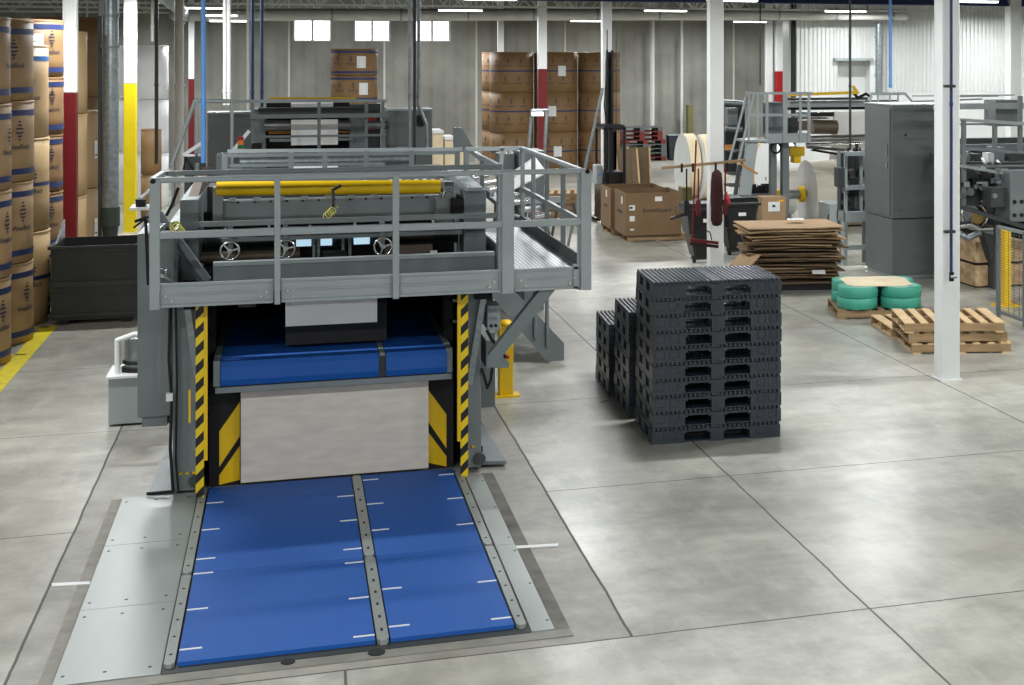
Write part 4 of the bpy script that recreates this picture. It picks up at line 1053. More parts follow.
# ---- cabinets
def cabinet(x0, x1, y0, y1, z0, z1, label, vent=False, doors=1):
    t = thing('control_cabinet', label, 'cabinet', ((x0 + x1) / 2, (y0 + y1) / 2, z0))
    MB().box(x0, x1, y0, y1, z0, z1).build('body', 'cab', t, bevel=.01)
    MB().box(x0 - .01, x1 + .01, y0 - .02, y1, z1, z1 + .025).build('top_edge', 'gray_lt', t)
    w = (x1 - x0) / doors
    for k in range(doors):
        d = MB().box(x0 + k * w + .02, x0 + (k + 1) * w - .02, y0 - .02, y0, z0 + .05, z1 - .04).build('door', 'cab', t, bevel=.006)
        MB().box(x0 + (k + 1) * w - .07, x0 + (k + 1) * w - .05, y0 - .035, y0 - .02, (z0 + z1) / 2 - .07, (z0 + z1) / 2 + .07).build('handle', 'black', d)
    if vent:
        MB().cyl((x1 - .17, y0 - .05, z1 - .14), (x1 - .17, y0 - .02, z1 - .14), .075, 20).build('round_vent', 'black', t)
        MB().torus((x1 - .17, y0 - .05, z1 - .14), (0, 1, 0), .075, .012).build('vent_ring', 'char', t)
        MB().box(x0 + .12, x0 + .34, y0 - .04, y0 - .02, z1 - .62, z1 - .5).build('name_plate', 'gray_lt', t)
    return t
cabinet(-1.1, -0.48, 22.0, 22.6, 0, 2.73, 'gray control cabinet behind the stacker, left of the white web')
cabinet(1.33, 1.94, 20.8, 21.5, 0, 2.79, 'gray control cabinet with round black vent, right of the white web', True, 2)
# stack light and white arms
t = thing('signal_tower', 'small red amber and green signal tower beside the left cabinet', 'signal light', (-0.53, 18, 1.9))
x, y = -0.53, 18
MB().cyl((x, y, 1.2), (x, y, 2.44), .02, 10).build('pole', 'galv', t)
for k, (m_, nm) in enumerate((('green_l', 'green_lens'), ('amber_l', 'amber_lens'), ('redb', 'red_lens'))):
    if m_ not in M: M[m_] = mat(nm + '_plastic', (20, 110, 60) if k == 0 else (226, 120, 30), .3)
    MB().cyl((x, y, 2.46 + k * .048), (x, y, 2.46 + (k + 1) * .048 - .004), .035, 16).build(nm, m_, t)
MB().cyl((x, y, 2.46 - .04), (x, y, 2.46 - .001), .04, 16).build('base_collar', 'label', t)
ld = thing('railing_frame', 'sloping gray railing frame at the left end of the feeder walkway', 'railing', (-1.2, 18.5, 0))
Q = lambda mb, n, m='gray_lt': mb.build(n, m, ld)
yy = 18.6
Q(MB().tube([(-0.65, yy, 3.0), (-1.07, yy, 3.01), (-1.33, yy, 2.24)], .025), 'handrail')
Q(MB().cyl((-1.05, yy, 0.0), (-1.05, yy, 3.01), .02, 10), 'post'); Q(MB().cyl((-1.31, yy, 0.0), (-1.31, yy, 2.3), .02, 10), 'post')
Q(MB().cyl((-0.65, yy, 0), (-0.65, yy, 3.0), .02, 10), 'post')
Q(MB().beam((-1.19, 18.4, 2.37), (-0.97, 18.4, 2.52), .04, .03, (0, 1, 0)), 'white_arm', 'label')
Q(MB().beam((-0.66, 18.2, 2.38), (-0.44, 18.2, 2.66), .04, .035, (0, 1, 0)), 'white_arm', 'label')
Q(MB().box(-1.18, -0.96, 18.45, 18.9, 0, 2.35), 'lower_housing', 'gray_dk')
Q(MB().box(-0.81, -0.67, 18.2, 18.24, 1.2, 2.38), 'panel', 'gray')
Q(MB().beam((-0.8, 18.2, 2.38), (-0.38, 18.2, 2.37), .04, .05), 'cross_bar', 'gray')
for a in (236, 0): pass
for x in (-0.62, -0.56, -0.5, -0.43): Q(MB().beam((x, 18.1, 1.5), (x + .05, 18.1, 2.28), .025, .025, (0, 1, 0)), 'brace', 'gray')
Q(MB().tube([(-1.11, 18.3, 1.8), (-1.07, 18.3, 2.2), (-1.15, 18.3, 2.35), (-1.18, 18.3, 2.2)], .012), 'cable', 'black')
Q(MB().cyl((-0.91, 18.0, 1.5), (-0.91, 18.0, 2.25), .05, 12), 'hose_reel', 'brownrol'); Q(MB().cyl((-1.01, 18.0, 1.6), (-1.01, 18.0, 2.3), .03, 12), 'hose_end', 'galv')
# ---- hanging pipes
def pipe(px, y, r, m, label, z0=None, z1=CEIL, kink=None):
    x = px
    t = thing('hanging_pipe', label, 'pipe', (x, y, z0 or 0), 'vertical pipes and conduits')
    if kink: MB().tube([(x, y, z1), (x, y, z0 + .55), (x + .1, y, z0 + .3), (x + .11, y, z0)], r).build('pipe_run', m, t)
    else: MB().cyl((x, y, z0 or 0), (x, y, z1), r, 12).build('pipe_run', m, t)
    for z in (3.0, 4.2):
        if z > (z0 or 0): MB().cyl((x, y, z), (x, y, z + .04), r * 1.25, 12).build('clamp', m, t)
    return t
pipe(-0.89, 17, .027, 'bluepipe', 'light blue vertical pipe on the left in front of the gray cabinet', 2.37)
pipe(-0.5, 22.5, .025, 'bluedk', 'thick dark blue pipe at the left side of the feeder tower', 1.5)
pipe(-0.37, 22.6, .025, 'bluedk', 'dark blue pipe just right of the other dark blue pipe, by the white web', 2.5)
pipe(-0.94, 24, .03, 'white', 'thin white conduit left of the pair dropping to the far left cabinet', 2.8)
pipe(-0.88, 24, .03, 'white', 'thin white conduit right of the pair dropping to the far left cabinet', 2.8)
pipe(-0.65, 26, .025, 'pipe_w', 'very thin pale conduit just left of the dark blue pipes', 2.6)
pipe(-2.42, 30, .035, 'gray_dk', 'dark gray conduit in front of the white wrapped rolls', 1.5)
pipe(-2.79, 33.5, .03, 'pipe_w', 'thin gray conduit on the left, right of the yellow column', 3.9)
pipe(-2.01, 30, .085, 'pipe_w', 'wide off white downpipe between the white rolls and the thin red column', 0.02)
pipe(1.53, 19.5, .022, 'galv', 'left conduit of the three entering the vented cabinet', 1.8)
pipe(1.6, 19.6, .022, 'gray_dk', 'dark middle conduit of the three entering the vented cabinet', 1.8)
pipe(1.66, 19.7, .024, 'galv', 'bent right conduit of the three at the vented cabinet', 2.34, kink=True)
pipe(10.77, 33, .02, 'char', 'thin dark cable hanging right of the mop column', 2.9)
pipe(9.9, 25, .024, 'char', 'dark cable dropping to the roll stand before the white wall', 1.84)
pipe(10.7, 25, .03, 'bluepipe', 'bright blue pipe dropping above the tall right cabinet', 2.98)
pipe(6.9, 14.45, .017, 'bluedk', 'dark blue pipe fixed on the face of the large right column', 1.17)
pipe(17.8, 42.5, .11, 'galv', 'gray downpipe on the white ribbed wall below the duct', 2.45, z1=4.7)
pipe(12.41, 50.3, .06, 'white', 'white downpipe on the far concrete wall right of the lift truck', 0.02)
pipe(13.47, 50.3, .05, 'white', 'second white downpipe on the far wall left of the mop column', 0.02)
# clamps on the column pipe
c_ = thing('valve_fitting', 'black and silver valve at the lower end of the blue column pipe', 'valve', (6.89, 14.42, .85))
x = 6.89
MB().cyl((x, 14.42, 1.1), (x, 14.42, 1.2), .026, 12).build('valve_body', 'black', c_); MB().cyl((x - .02, 14.4, 1.15), (x + .05, 14.4, 1.15), .018, 10).build('side_port', 'galv', c_)
for z in (1.62, 3.2):
    o = MB().box(x - .07, x + .05, 14.42, 14.48, z, z + .03).build('pipe_clamp', 'char'); tag(o, 'dark clamp holding the blue pipe to the large column, %s' % ('at pallet height' if z < 2 else 'high up'), 'clamp')
# ---- tall duct left
dt = thing('vertical_duct', 'tall galvanised duct with dark rubber collar behind the scrap bin', 'duct', (-2.81, 26, 0))
x = -2.81
MB().cyl((x, 26, 1.05), (x, 26, CEIL - .01), .13, 24).build('duct_run', 'galv', dt)
MB().cyl((x, 26, 0.76), (x, 26, 1.07), .15, 24).build('rubber_collar', 'greendk', dt)
MB().lathe((x, 26, 0), [(.1, 0), (.1, .45), (.13, 0.76)], 20).build('lower_duct', 'char', dt)
for z in (3.7, 4.21): MB().cyl((x, 26, z), (x, 26, z + .04), .15, 24).build('joint_ring', 'gray', dt)
MB().box(x - .17, x + .12, 25.9, 26.15, 4.23, CEIL - .02).build('top_box', 'gray', dt)
MB().cyl((x - .17, 26.1, 0), (x - .17, 26.1, CEIL - .02), .03, 10).build('side_conduit', 'gray_dk', dt)
# curved duct elbow upper left
t = thing('duct_elbow', 'gray duct elbow at the upper left below the strip lights', 'duct', (-2.5, 35, 4.8))
MB().tube([(-2.79, 33, 5.05), (-2.69, 35, 4.95), (-2.51, 37, 4.78), (-2.58, 39.5, 4.72), (-2.9, 41.9, 4.72)], .17, 16).build('elbow_run', 'galv', t)

# ================================================================== things between the stacker and the far wall
# cream board stacks
for k, (px0, y0, z1, lb) in enumerate(((2.53, 27, 2.15, 'cream paper stack, tallest of three beside the vented cabinet'), (2.74, 27.0, 2.03, 'cream paper stack in the middle of three beside the vented cabinet'), (2.95, 27, 1.87, 'cream paper stack, lowest of three beside the vented cabinet'))):
    t = thing('paper_stack', lb, 'paper stack', (px0 + .1, 27.4, 0), 'cream paper stacks')
    MB().box(px0, px0 + .19, 27, 27.8, .1, z1).build('sheets', 'tcream', t, bevel=.01)
    MB().box(px0, px0 + .19, 27, 27.8, 0, .1).build('pallet_base', 'woodd', t)
    MB().box(px0 - .01, px0 + .195, 26.96, 27.75, z1 + .002, z1 + .07).build('white_cover', 'paper', t, bevel=.02)
    MB().lathe((px0 + .1, 26.97, 1.15), [(0.0, 0), (.045, .05), (.05, .15), (.045, .28), (0, .34)], 12).build('blue_tie', 'bluedk' if k < 2 else 'gray_dk', t)
# gray wedge housing on posts with sloping conveyor arms
cv = thing('inclined_conveyor', 'gray inclined sheet conveyor with wedge housing, right of the vented cabinet', 'conveyor', (2.6, 20, 0))
C = lambda mb, n, m='gray', b=0: mb.build(n, m, cv, b)
C(MB().prism([(2.17, 2.25), (2.17, 2.58), (2.26, 2.58), (2.45, 2.25)], 'y', 20, 20.25), 'wedge_housing')
for x in (2.21, 2.33): C(MB().box(x - .03, x + .03, 20.05, 20.15, 0, 2.25), 'post')
C(MB().beam((2.25, 19, 2.34), (2.36, 17, 2.2), .05, .06), 'arm', 'gray_lt')
C(MB().beam((2.04, 18, 2.12), (2.2, 16.5, 1.98), .05, .06), 'arm')
C(MB().beam((2.17, 18.5, 2.01), (2.29, 16.5, 1.86), .05, .05), 'arm', 'gray_lt')
for k in range(8):
    f = k / 7; x = 2.13 + f * .7; y = 18 - f * 1.2; z = 2.05 - f * .45
    C(MB().cyl((x, y, z), (x + .25, y + .3, z), .03, 10), 'roller', 'chrome')
C(MB().box(2.0, 2.35, 17.5, 18.6, 0, 1.5), 'drive_box', 'gray_dk')
# table with white sheet
tb_ = thing('inspection_table', 'gray steel table holding a slanted white sheet beyond the walkway rail', 'table', (3.0, 19.2, 0))
T = lambda mb, n, m='gray', b=0: mb.build(n, m, tb_, b)
T(MB()._add([(2.36, 18.6, 1.68), (2.55, 18.6, 1.76), (3.32, 19.4, 2.0), (3.29, 20.2, 2.16), (2.82, 20, 1.88),
            (2.36, 18.6, 1.68 - .02), (2.55, 18.6, 1.76 - .02), (3.32, 19.4, 2.0 - .02), (3.29, 20.2, 2.16 - .02), (2.82, 20, 1.88 - .02)],
           [(0, 1, 2, 3, 4), (9, 8, 7, 6, 5), (0, 5, 6, 1), (1, 6, 7, 2), (2, 7, 8, 3), (3, 8, 9, 4), (4, 9, 5, 0)]), 'white_sheet', 'paper')
T(MB().box(3.08, 3.44, 20.3, 20.9, 0, 2.23), 'rear_housing', 'gray', .01)
T(MB().box(2.85, 3.06, 20.5, 21, 0, 2.18), 'rear_housing', 'gray', .01)
for x in (2.92, 2.99): T(MB().cyl((x, 20.6, 2.18), (x, 20.6, 2.24), .03, 10), 'white_knob', 'label')
T(MB().box(2.58, 3.45, 19.0, 19.06, 1.62, 1.7), 'front_rail', 'gray_lt')
for k in range(6):
    x = 2.61 + k * .2; T(MB().beam((x, 19.03, 1.62), (x + (.12 if k % 2 else -.12), 19.03, 1.0), .03, .03, (0, 1, 0)), 'truss_bar', 'gray_dk')
T(MB().box(2.58, 3.45, 19.0, 19.06, .95, 1.0), 'lower_rail', 'gray')
for x in (2.6, 2.93): T(MB().box(x - .03, x + .03, 19, 19.06, 0, 1.62), 'table_leg', 'gray_dk')
T(MB().box(3.04, 3.19, 19.1, 19.4, 1.1, 1.5), 'pink_panel', mat('pale_pink_panel', (170, 140, 140), .5), .01)
for k, (a, z) in enumerate(((.0, 1.3), (.12, 1.15), (.3, 1.35), (.42, 1.2))): T(MB().box(2.64 + a, 2.64 + a + .08, 19.08, 19.3, z, z + .2), 'gauge', 'black' if k % 2 else 'label')
# light bar frame
lf = thing('inspection_lamp', 'upright steel frame carrying a short lit lamp in front of the brown stacks', 'lamp', (3.95, 24, 0))
z1 = 2.67
MB().tube([(3.71, 24, 1.0), (3.86, 24, z1), (4.11, 24, z1), (4.01, 24, 1.0)], .028).build('frame', 'galv', lf)
MB().box(3.85, 4.03, 23.85, 23.97, z1 - .09, z1 - .03).build('lamp_tube', mat('soft_lamp', (255, 255, 250), .4, emit=1.6), lf)
for x in (3.71, 4.01): MB().box(x - .08, x + .08, 23.9, 24.1, 0, 1.02).build('pedestal', 'gray_dk', lf)
# leaning gray pole
o = MB().cyl((4.75, 25.73, .02), (5.37, 25.5, 3.0), .028, 10).build('steel_pole', 'galv'); tag(o, 'long gray steel pole leaning between the walkway rail and the lift truck', 'pole')
# ---- lift truck
lt2 = thing('lift_truck', 'black stand-up lift truck with tall mast parked by the white column', 'forklift', (6.1, 29, 0))
F = lambda mb, n, m='blackg', b=0: mb.build(n, m, lt2, b)
YL = 30.3
for x in (6.37, 6.48): F(MB().box(x - .025, x + .025, YL - .5, YL - .38, .05, 3.71 if x < 6.3 else 3.71), 'mast_rail')
F(MB().box(6.41, 6.45, YL - .42, YL - .35, .05, 3.67), 'mast_cylinder', 'black')
for z in (2.5, 3.2, 3.67 - .1): F(MB().box(6.36, 6.49, YL - .45, YL - .38, z, z + .06), 'mast_bridge')
F(MB().cyl((6.38, 29.85, 2), (6.38, 29.85, 4.15), .012, 8), 'aerial_rod', 'black'); F(MB().cyl((6.58, 29.85, 2), (6.58, 29.85, 4.13), .012, 8), 'aerial_rod', 'brownrol')
F(MB().tube([(6.39, 29.8, 3.3), (6.32, 29.75, 2.9), (6.3, 29.75, 2.5), (6.34, 29.75, 2.2)], .015), 'hydraulic_hose', 'black')
x0, x1 = 6.13, 6.6
for x in (x0 + .03, (x0 + x1) / 2 - .1, x1 - .03): F(MB().box(x - .025, x + .025, 29.0, 29.06, .5, 2.08), 'guard_post')
for x in (x0 + .03, x1 - .03): F(MB().box(x - .025, x + .025, 29.9, 29.96, .5, 2.08), 'guard_post')
F(MB().box(x0, x1, 29.0, 30.0, 2.04, 2.1), 'overhead_guard')
for k in range(6): F(MB().box(x0 + .02, x1 - .02, 29.05 + k * .15, 29.1 + k * .15, 2.1, 2.1 + .04), 'guard_bar')
F(MB().box(x0, x1, 29.2, 30.0, .12, 1.15), 'truck_body', 'blackg', .03)
F(MB().box(x0 + .2, x1, 29.02, 29.2, .12, .7), 'step_panel', 'char', .02)
F(MB().box((x0 + x1) / 2, x1, 29.9, 29.95, 1.1, 1.95), 'rear_screen', 'black')
F(MB().box(x0 - .14, x0, 29.1, 29.5, .9, 1.3), 'side_console', 'gray_lt', .02)
F(MB().cyl((x0 - .07, 29.09, 1.1), (x0 - .07, 29.1, 1.1), .03, 12), 'blue_button', 'bluepipe')
for x in (x0 + .1, x1 - .1): F(MB().cyl((x - .05, 29.4, .13), (x + .05, 29.4, .13), .13, 16), 'wheel', 'black')
for x in (x0 + .08, x1 - .08): F(MB().box(x - .05, x + .05, 29.95, 30.9, .04, .1), 'fork_leg')
lt2.location = (lt2.location.x + .17, lt2.location.y + .8, 0)
# ---- leaning boards behind
lbp = thing('framed_board', 'x', 'board', (0, 0, 0))
b0 = MB(); mt = Matrix.Rotation(R(-14), 4, 'X')
bb = MB().box(-.3, .3, 0, .03, 0, 1.3); bb.xf(mt); bb.build('panel', 'cardd', lbp)
for a in (-.3, .26): q = MB().box(a, a + .04, -.012, .0, 0, 1.3); q.xf(mt); q.build('pale_edge', 'wood', lbp)
for k in range(3): q = MB().box(-.2 + k * .15, -.17 + k * .15, -.02, .0, .02, 1.26); q.xf(mt); q.build('rib', 'brownrol', lbp)
dup(lbp, (8.17, 35.5, .005), .1, 'ribbed brown board with pale edge leaning behind the cartons, left one', 'leaning ribbed boards')
dup(lbp, (8.57, 36.1, .005), -.1, 'ribbed brown board with pale edge leaning behind the cartons, right one', 'leaning ribbed boards')
drop(lbp)
# ---- red and gray pallets by the far wall
M['ppr'] = mat('red_plastic', (110, 36, 32), .5, 0, .1); M['ppg'] = mat('gray_plastic', (92, 96, 98), .5, 0, .1)
def flat_pallet(W, D, H, m):
    t = MB(); t.box(-W / 2, W / 2, -D / 2, D / 2, H - .03, H)
    for x in (-W / 2, -.08, W / 2 - .16):
        for y in (-D / 2, -.08, D / 2 - .16): t.box(x, x + .16, y, y + .16, 0, H - .03)
    return t
fp = [flat_pallet(1.45, 1.0, .146, m).build('plastic_pallet', m) for m in ('ppr', 'ppg')]
seq = [0, 1, 1, 1, 0, 0, 0, 1]
nm = ['bottom', 'second', 'third', 'fourth', 'fifth', 'sixth', 'seventh', 'top']
for k, q in enumerate(seq):
    o = fp[q].copy(); COL.objects.link(o); o.location = (11.85 - (.12 if k > 4 else 0), 49.6, .0005 + k * .147)
    tag(o, '%s plastic pallet, %s in the stack by the far wall' % (('red', 'gray')[q], nm[k] + (' from the floor' if 0 < k < 7 else '')), 'pallet', 'plastic pallets by the far wall')
for o in fp: bpy.data.objects.remove(o)
t = thing('waste_bin', 'dark square waste bin standing beside the red and gray pallets', 'bin', (12.95, 49.3, 0))
MB().prism([(12.72, 0.02), (13.15, 0.02), (13.2, .86), (12.68, .86)], 'y', 49.1, 49.5).build('tub', mat('navy_plastic', (34, 42, 52), .5), t, bevel=.02); MB().box(12.66, 13.22, 49.08, 49.52, .86, .9).build('rim', 'gray_lt', t)
# ---- white rolls lying on their side
def lying_roll(cx, cy, r, L_, label, m='paper', mf='paper', cat='paper roll', group=None, core=.05):
    """roll with its axis along x; near face at cx"""
    t = thing('large_paper_roll', label, cat, (cx, cy, 0), group)
    MB().cyl((cx, cy, r), (cx + L_, cy, r), r, 48, caps=False).build('roll_body', m, t)
    for x, d in ((cx, -1), (cx + L_, 1)):
        f = MB(); n = 48; vs = []
        for rr in (core, r):
            for i in range(n): a = 2 * math.pi * i / n; vs.append((x, cy + rr * math.cos(a), r + rr * math.sin(a)))
        f._add(vs, [(i, (i + 1) % n, n + (i + 1) % n, n + i) for i in range(n)]); f.build('roll_face', mf, t)
    MB().cyl((cx + .002, cy, r), (cx + L_ - .002, cy, r), core, 20).build('core_tube', 'cardd', t)
    return t
lying_roll(9.54, 35.6, .82, .28, 'large white roll on edge, leftmost of the group beside the mop column', 'tcream', 'stackw', group='white rolls beside the mop column')
lying_roll(9.54 + .31, 35.2, .80, .22, 'large white roll on edge, middle of the group beside the mop column', 'tcream', 'stackw', group='white rolls beside the mop column')
lying_roll(9.54 + .56, 35.9, .8, .5, 'large white roll on edge, half hidden behind the mop column', 'tcream', 'stackw', group='white rolls beside the mop column')
o = MB().box(8.06, 8.26, 30, 30.4, 0, .78).build('olive_carton', 'olive', at=(8.15, 30.2, 0), bevel=.01); tag(o, 'narrow olive green carton left of the mop column', 'box')
o = MB().box(13.57, 13.75, 49.8, 50.1, .5, 1.9).build('door_sign', 'olive', at=(13.64, 50, .5)); tag(o, 'tall olive panel on the far wall beside the mop column', 'panel')
# ---- wall hung cleaning tools on the mop column
t = thing('tool_rail', 'long thin wooden rail fixed across the mop column', 'rail', (6.8, 23.15, 1.75))
MB().beam((5.85, 23.12, 1.73), (7.29, 23.12, 1.83), .03, .045).build('wooden_rail', 'woodd', t)
for px in (6.18, 6.37, 6.76, 6.95): MB().box(px - .015, px + .015, 23.06, 23.1, 1.66, 1.8).build('hook', 'black', t)
t = thing('dust_mop', 'thick maroon dust mop head hanging on the white column', 'mop', (6.76, 23.05, .8))
x = 6.76
mb = MB(); prof = [(0, 0), (.07, .02), (.1, .1), (.095, .3), (.105, .5), (.095, .75), (.08, .88), (.03, .93), (0, .94)]
mb.lathe((x, 23.02, .76), prof, 16).build('mop_pile', 'maroon', t)
for o in [c for c in t.children]: o.scale = (1, 1, 1)
t = thing('push_broom', 'dark red broom hanging head down left of the mop head', 'broom', (6.34, 22.95, .6))
MB().cyl((6.32, 22.95, .55), (6.39, 22.95, 2.19), .014, 10).build('handle', 'red', t)
MB().beam((6.27, 22.9, 0.57), (6.75, 22.9, 0.5), .05, .05).build('broom_block', 'red', t)
MB().beam((6.27, 22.9, 0.51), (6.75, 22.9, 0.44), .05, .05).build('bristles', 'maroon', t)
MB().tube([(6.42, 22.9, 0.59), (6.47, 22.9, 0.75), (6.61, 22.9, 0.68), (6.64, 22.9, 0.55)], .01).build('brace_wire', 'black', t)
for px0, lb, m_ in ((6.24, 'left of the broom', 'maroon'), (6.44, 'between broom and mop', 'red'), (6.9, 'right of the mop head', 'red')):
    t = thing('hand_brush', 'dark red hand tool hanging from the wooden rail, ' + lb, 'brush', (px0, 23.0, 1.2), 'tools hanging from the rail')
    MB().cyl((px0, 23.0, 1.2), (px0, 23.0, 1.72), .014, 10).build('handle', m_, t); MB().box(px0 - .04, px0 + .04, 22.98, 23.02, .95, 1.2).build('brush_head', 'black' if m_ == 'maroon' else m_, t, bevel=.01)
t = thing('long_squeegee', 'orange wooden tool hooked over the right end of the rail', 'tool', (7.12, 22.9, 1.6))
MB().beam((7.11, 22.9, 1.8), (7.42, 22.9, 1.62), .03, .07, (0, 1, 0)).build('orange_handle', 'orange', t)
t = thing('hand_sprayer', 'red bottle standing on the right black wheeled bin', 'bottle', (7.31, 23.9, 1.0))
MB().lathe((7.19, 23.9, 1.005), [(0, 0), (.06, 0), (.07, .05), (.06, .14), (.02, .2), (.02, .24), (0, .24)], 16).build('bottle_body', 'redb', t)
# ---- black wheeled bins
def wheelie(cx, cy, label, rz=0, s=1):
    t = thing('wheeled_bin', label, 'bin', (cx, cy, 0), 'black wheeled bins')
    b = MB()
    def ring(z, w, d, yo=0): return [(cx + u * w / 2, cy + v * d / 2 + yo, z) for u, v in ((-1, -.8), (-.8, -1), (.8, -1), (1, -.8), (1, .8), (.8, 1), (-.8, 1), (-1, .8))]
    rs = [ring(.12, .34, .4), ring(.3, .42, .46), ring(.5, .50, .55), ring(.52, .56, .58), ring(.9, .66, .68)]
    vs = [p for r in rs for p in r]; fs = [(k * 8 + i, k * 8 + (i + 1) % 8, (k + 1) * 8 + (i + 1) % 8, (k + 1) * 8 + i) for k in range(4) for i in range(8)] + [tuple(range(8))[::-1]]
    b._add(vs, fs); b.build('tub', 'blackg', t)
    MB().box(cx - .36, cx + .36, cy - .36, cy + .36, .9, .95).build('rim', 'blackg', t, bevel=.015)
    MB().prism([(-.34 + cy, .95), (cy + .34, .95), (cy + .25, 1.04), (cy - .22, 1.03)], 'x', cx - .33, cx + .33).build('lid', 'blackg', t, bevel=.015)
    MB().tube([(cx - .34, cy - .2, .86), (cx - .5, cy - .22, .82), (cx - .56, cy - .1, .78)], .03).build('tipping_handle', 'blackg', t)
    for sx in (-.16, .16): MB().cyl((cx + sx - .02, cy - .1, .06), (cx + sx + .02, cy - .1, .06), .06, 16).build('wheel', 'black', t)
    MB().box(cx - .2, cx + .2, cy - .16, cy - .04, .06, .13).build('axle_bracket', 'char', t)
    MB().box(cx - .06, cx + .08, cy - .33, cy - .325, .72, .78).build('white_tag', 'label', t)
    return t
wheelie(6.86, 24.3, 'black wheeled bin with side handle, left of and behind the mop column')
wheelie(7.74, 25.1, 'black wheeled bin to the right of the mop column, behind the flattened cartons')

# ================================================================== unwinding stand and tower on the right
us = thing('unwind_tower', 'gray roll unwinding tower with railed platform and ladder behind the carton pile', 'machine', (9.8, 28, 0))
U = lambda mb, n, m='gray', b=0, par=us: mb.build(n, m, par, b)
YU = 27.2
for x, w in ((8.82, .05), (9.01, .06), (9.39, .09), (9.71, .05), (9.89, .06)):
    U(MB().box(x - w / 2, x + w / 2, YU - .03, YU - .001, 1.87, 2.85), 'rail_post', 'gray_lt')
U(MB().beam((8.58, YU, 2.85), (9.96, YU, 2.84), .05, .05), 'top_rail', 'gray_lt')
U(MB().beam((8.67, YU, 2.42), (9.92, YU, 2.41), .04, .05), 'mid_rail', 'gray_lt')
U(MB().box(8.96, 9.92, YU, YU + .04, 1.86, 2.05), 'platform_fascia', 'gray_lt')
U(MB().box(8.96, 9.92, YU + .04, YU + 1.4, 1.86, 1.9), 'platform_deck', 'gray_dk')
U(MB().box(9.26, 9.56, 27.8, 28.2, 1.95, 2.65), 'junction_box', 'gray', .01)
U(MB().box(9.68, 9.88, 27.8, 28.2, 1.95, 2.33), 'dark_box', 'char', .01)
U(MB().box(9.78, 10.17, 28.0, 28.1, 2.06, 2.26), 'brown_panel', 'brownrol')
for px, w, zt in ((9.23, .12, 1), (9.48, .14, 1)): U(MB().box(px - w / 2, px + w / 2, 27.4, 27.55, 0, 1.85), 'support_leg', 'gray')
U(MB().beam((9.47, 27.4, .35), (9.66, 27.4, 0.0), .08, .08), 'leg_foot', 'gray_dk')
# high cross girder, yellow boom and rollers
U(MB().box(9.92, 11.74, 28.4, 28.7, 2.52, 2.65), 'cross_girder', 'gray_lt')
U(MB().box(9.95, 11.73, 28.5, 28.8, 2.46, 2.52), 'girder_underside', 'black')
U(MB().box(9.76, 11.57, 28.2, 28.5, 2.67, 2.72), 'upper_tray', 'gray_dk')
U(MB().beam((9.67, 28, 2.79), (11.26, 28, 2.83), .06, .06), 'yellow_boom', 'yel'); U(MB().beam((11.15, 28, 2.96), (11.26, 28, 2.8), .06, .05, (0, 1, 0)), 'yellow_boom', 'yel')
U(MB().tube([(11.13, 28, 2.85), (11.26, 28, 2.72), (11.44, 28, 2.8), (11.57, 28, 2.72)], .03), 'cable', 'black')
U(MB().cyl((10.47, 28.6, 2.1), (11.01, 28.6, 2.09), .15, 28), 'dark_roller', 'brownrol'); U(MB().cyl((10.28, 29.0, 2.3), (11.9, 29.0, 2.29), .1, 24), 'bright_roller', 'chrome')
U(MB().prism([(28.5, 2.41), (28.55, 2.41), (28.95, 1.3), (28.9, 1.3)], 'x', 10.95, 11.78), 'paper_web', 'paper')
U(MB().cyl((10.27, 28.4, 1.86), (11.74, 28.4, 1.88), .07, 20), 'guide_roller', 'steel')
U(MB().cyl((10.23, 28.3, 1.75), (11.43, 28.3, 1.75), .04, 20), 'guide_roller', 'chrome')
U(MB().beam((10.17, 28, 1.72), (10.82, 27.6, 1.67), .4, .03), 'loose_sheet', 'gray_dk'); U(MB().beam((10.22, 27.9, 1.67), (10.84, 27.5, 1.56), .3, .02), 'loose_sheet', 'black')
U(MB().box(9.67, 9.99, 27.7, 27.95, 1.56, 1.75), 'yellow_bracket', 'yel', .01); U(MB().box(9.76, 9.91, 27.7, 27.95, 1.42, 1.56), 'yellow_bracket', 'yel', .01)
U(MB().torus((9.24, 27.3, 1.76), (0, 1, 0), .1, .022), 'cable_loop', 'black')
# chuck and base
U(MB().cyl((9.98, 28.75, .69), (10.32, 28.75, .69), .1, 20), 'chuck_shaft', 'steel')
U(MB().cyl((10.24, 28.75, .69), (10.33, 28.75, .69), .17, 28), 'chuck_disc', 'yel')
U(MB().box(8.82, 9.52, 28.0, 28.3, .6, .8), 'base_beam', 'gray'); U(MB().box(8.73, 9.78, 28.1, 28.5, .2, .5), 'base_beam', 'gray_dk')
U(MB().box(8.73, 9.35, 28.3, 28.9, .0, .2), 'base_plinth', 'black'); U(MB().box(9.38, 9.59, 27.9, 28.2, .72, .86), 'yellow_cap', 'yel')
for k in range(7):
    x = 8.84 + .09 * k; U(MB().rbox(x, 28.15, .8, .12, .12, .12 + .03 * (k % 3), .4 * k), 'hose_cluster', 'black')
# left dark machinery of the tower
U(MB().box(8.55, 8.97, 28.5, 29.4, 1.2, 2.66), 'dark_frame', 'char'); U(MB().box(8.52, 8.73, 28.2, 28.5, 2.18, 2.53), 'gray_box', 'gray', .01)
U(MB().cyl((8.4, 28.1, 2.65), (8.87, 28.1, 2.61), .05, 12), 'steel_tube', 'galv'); U(MB().cyl((8.43, 28.1, 2.13), (8.78, 28.1, 2.1), .06, 12), 'steel_tube', 'galv')
U(MB().box(8.45, 8.59, 28.0, 28.2, 1.68, 1.79), 'orange_part', 'orange')
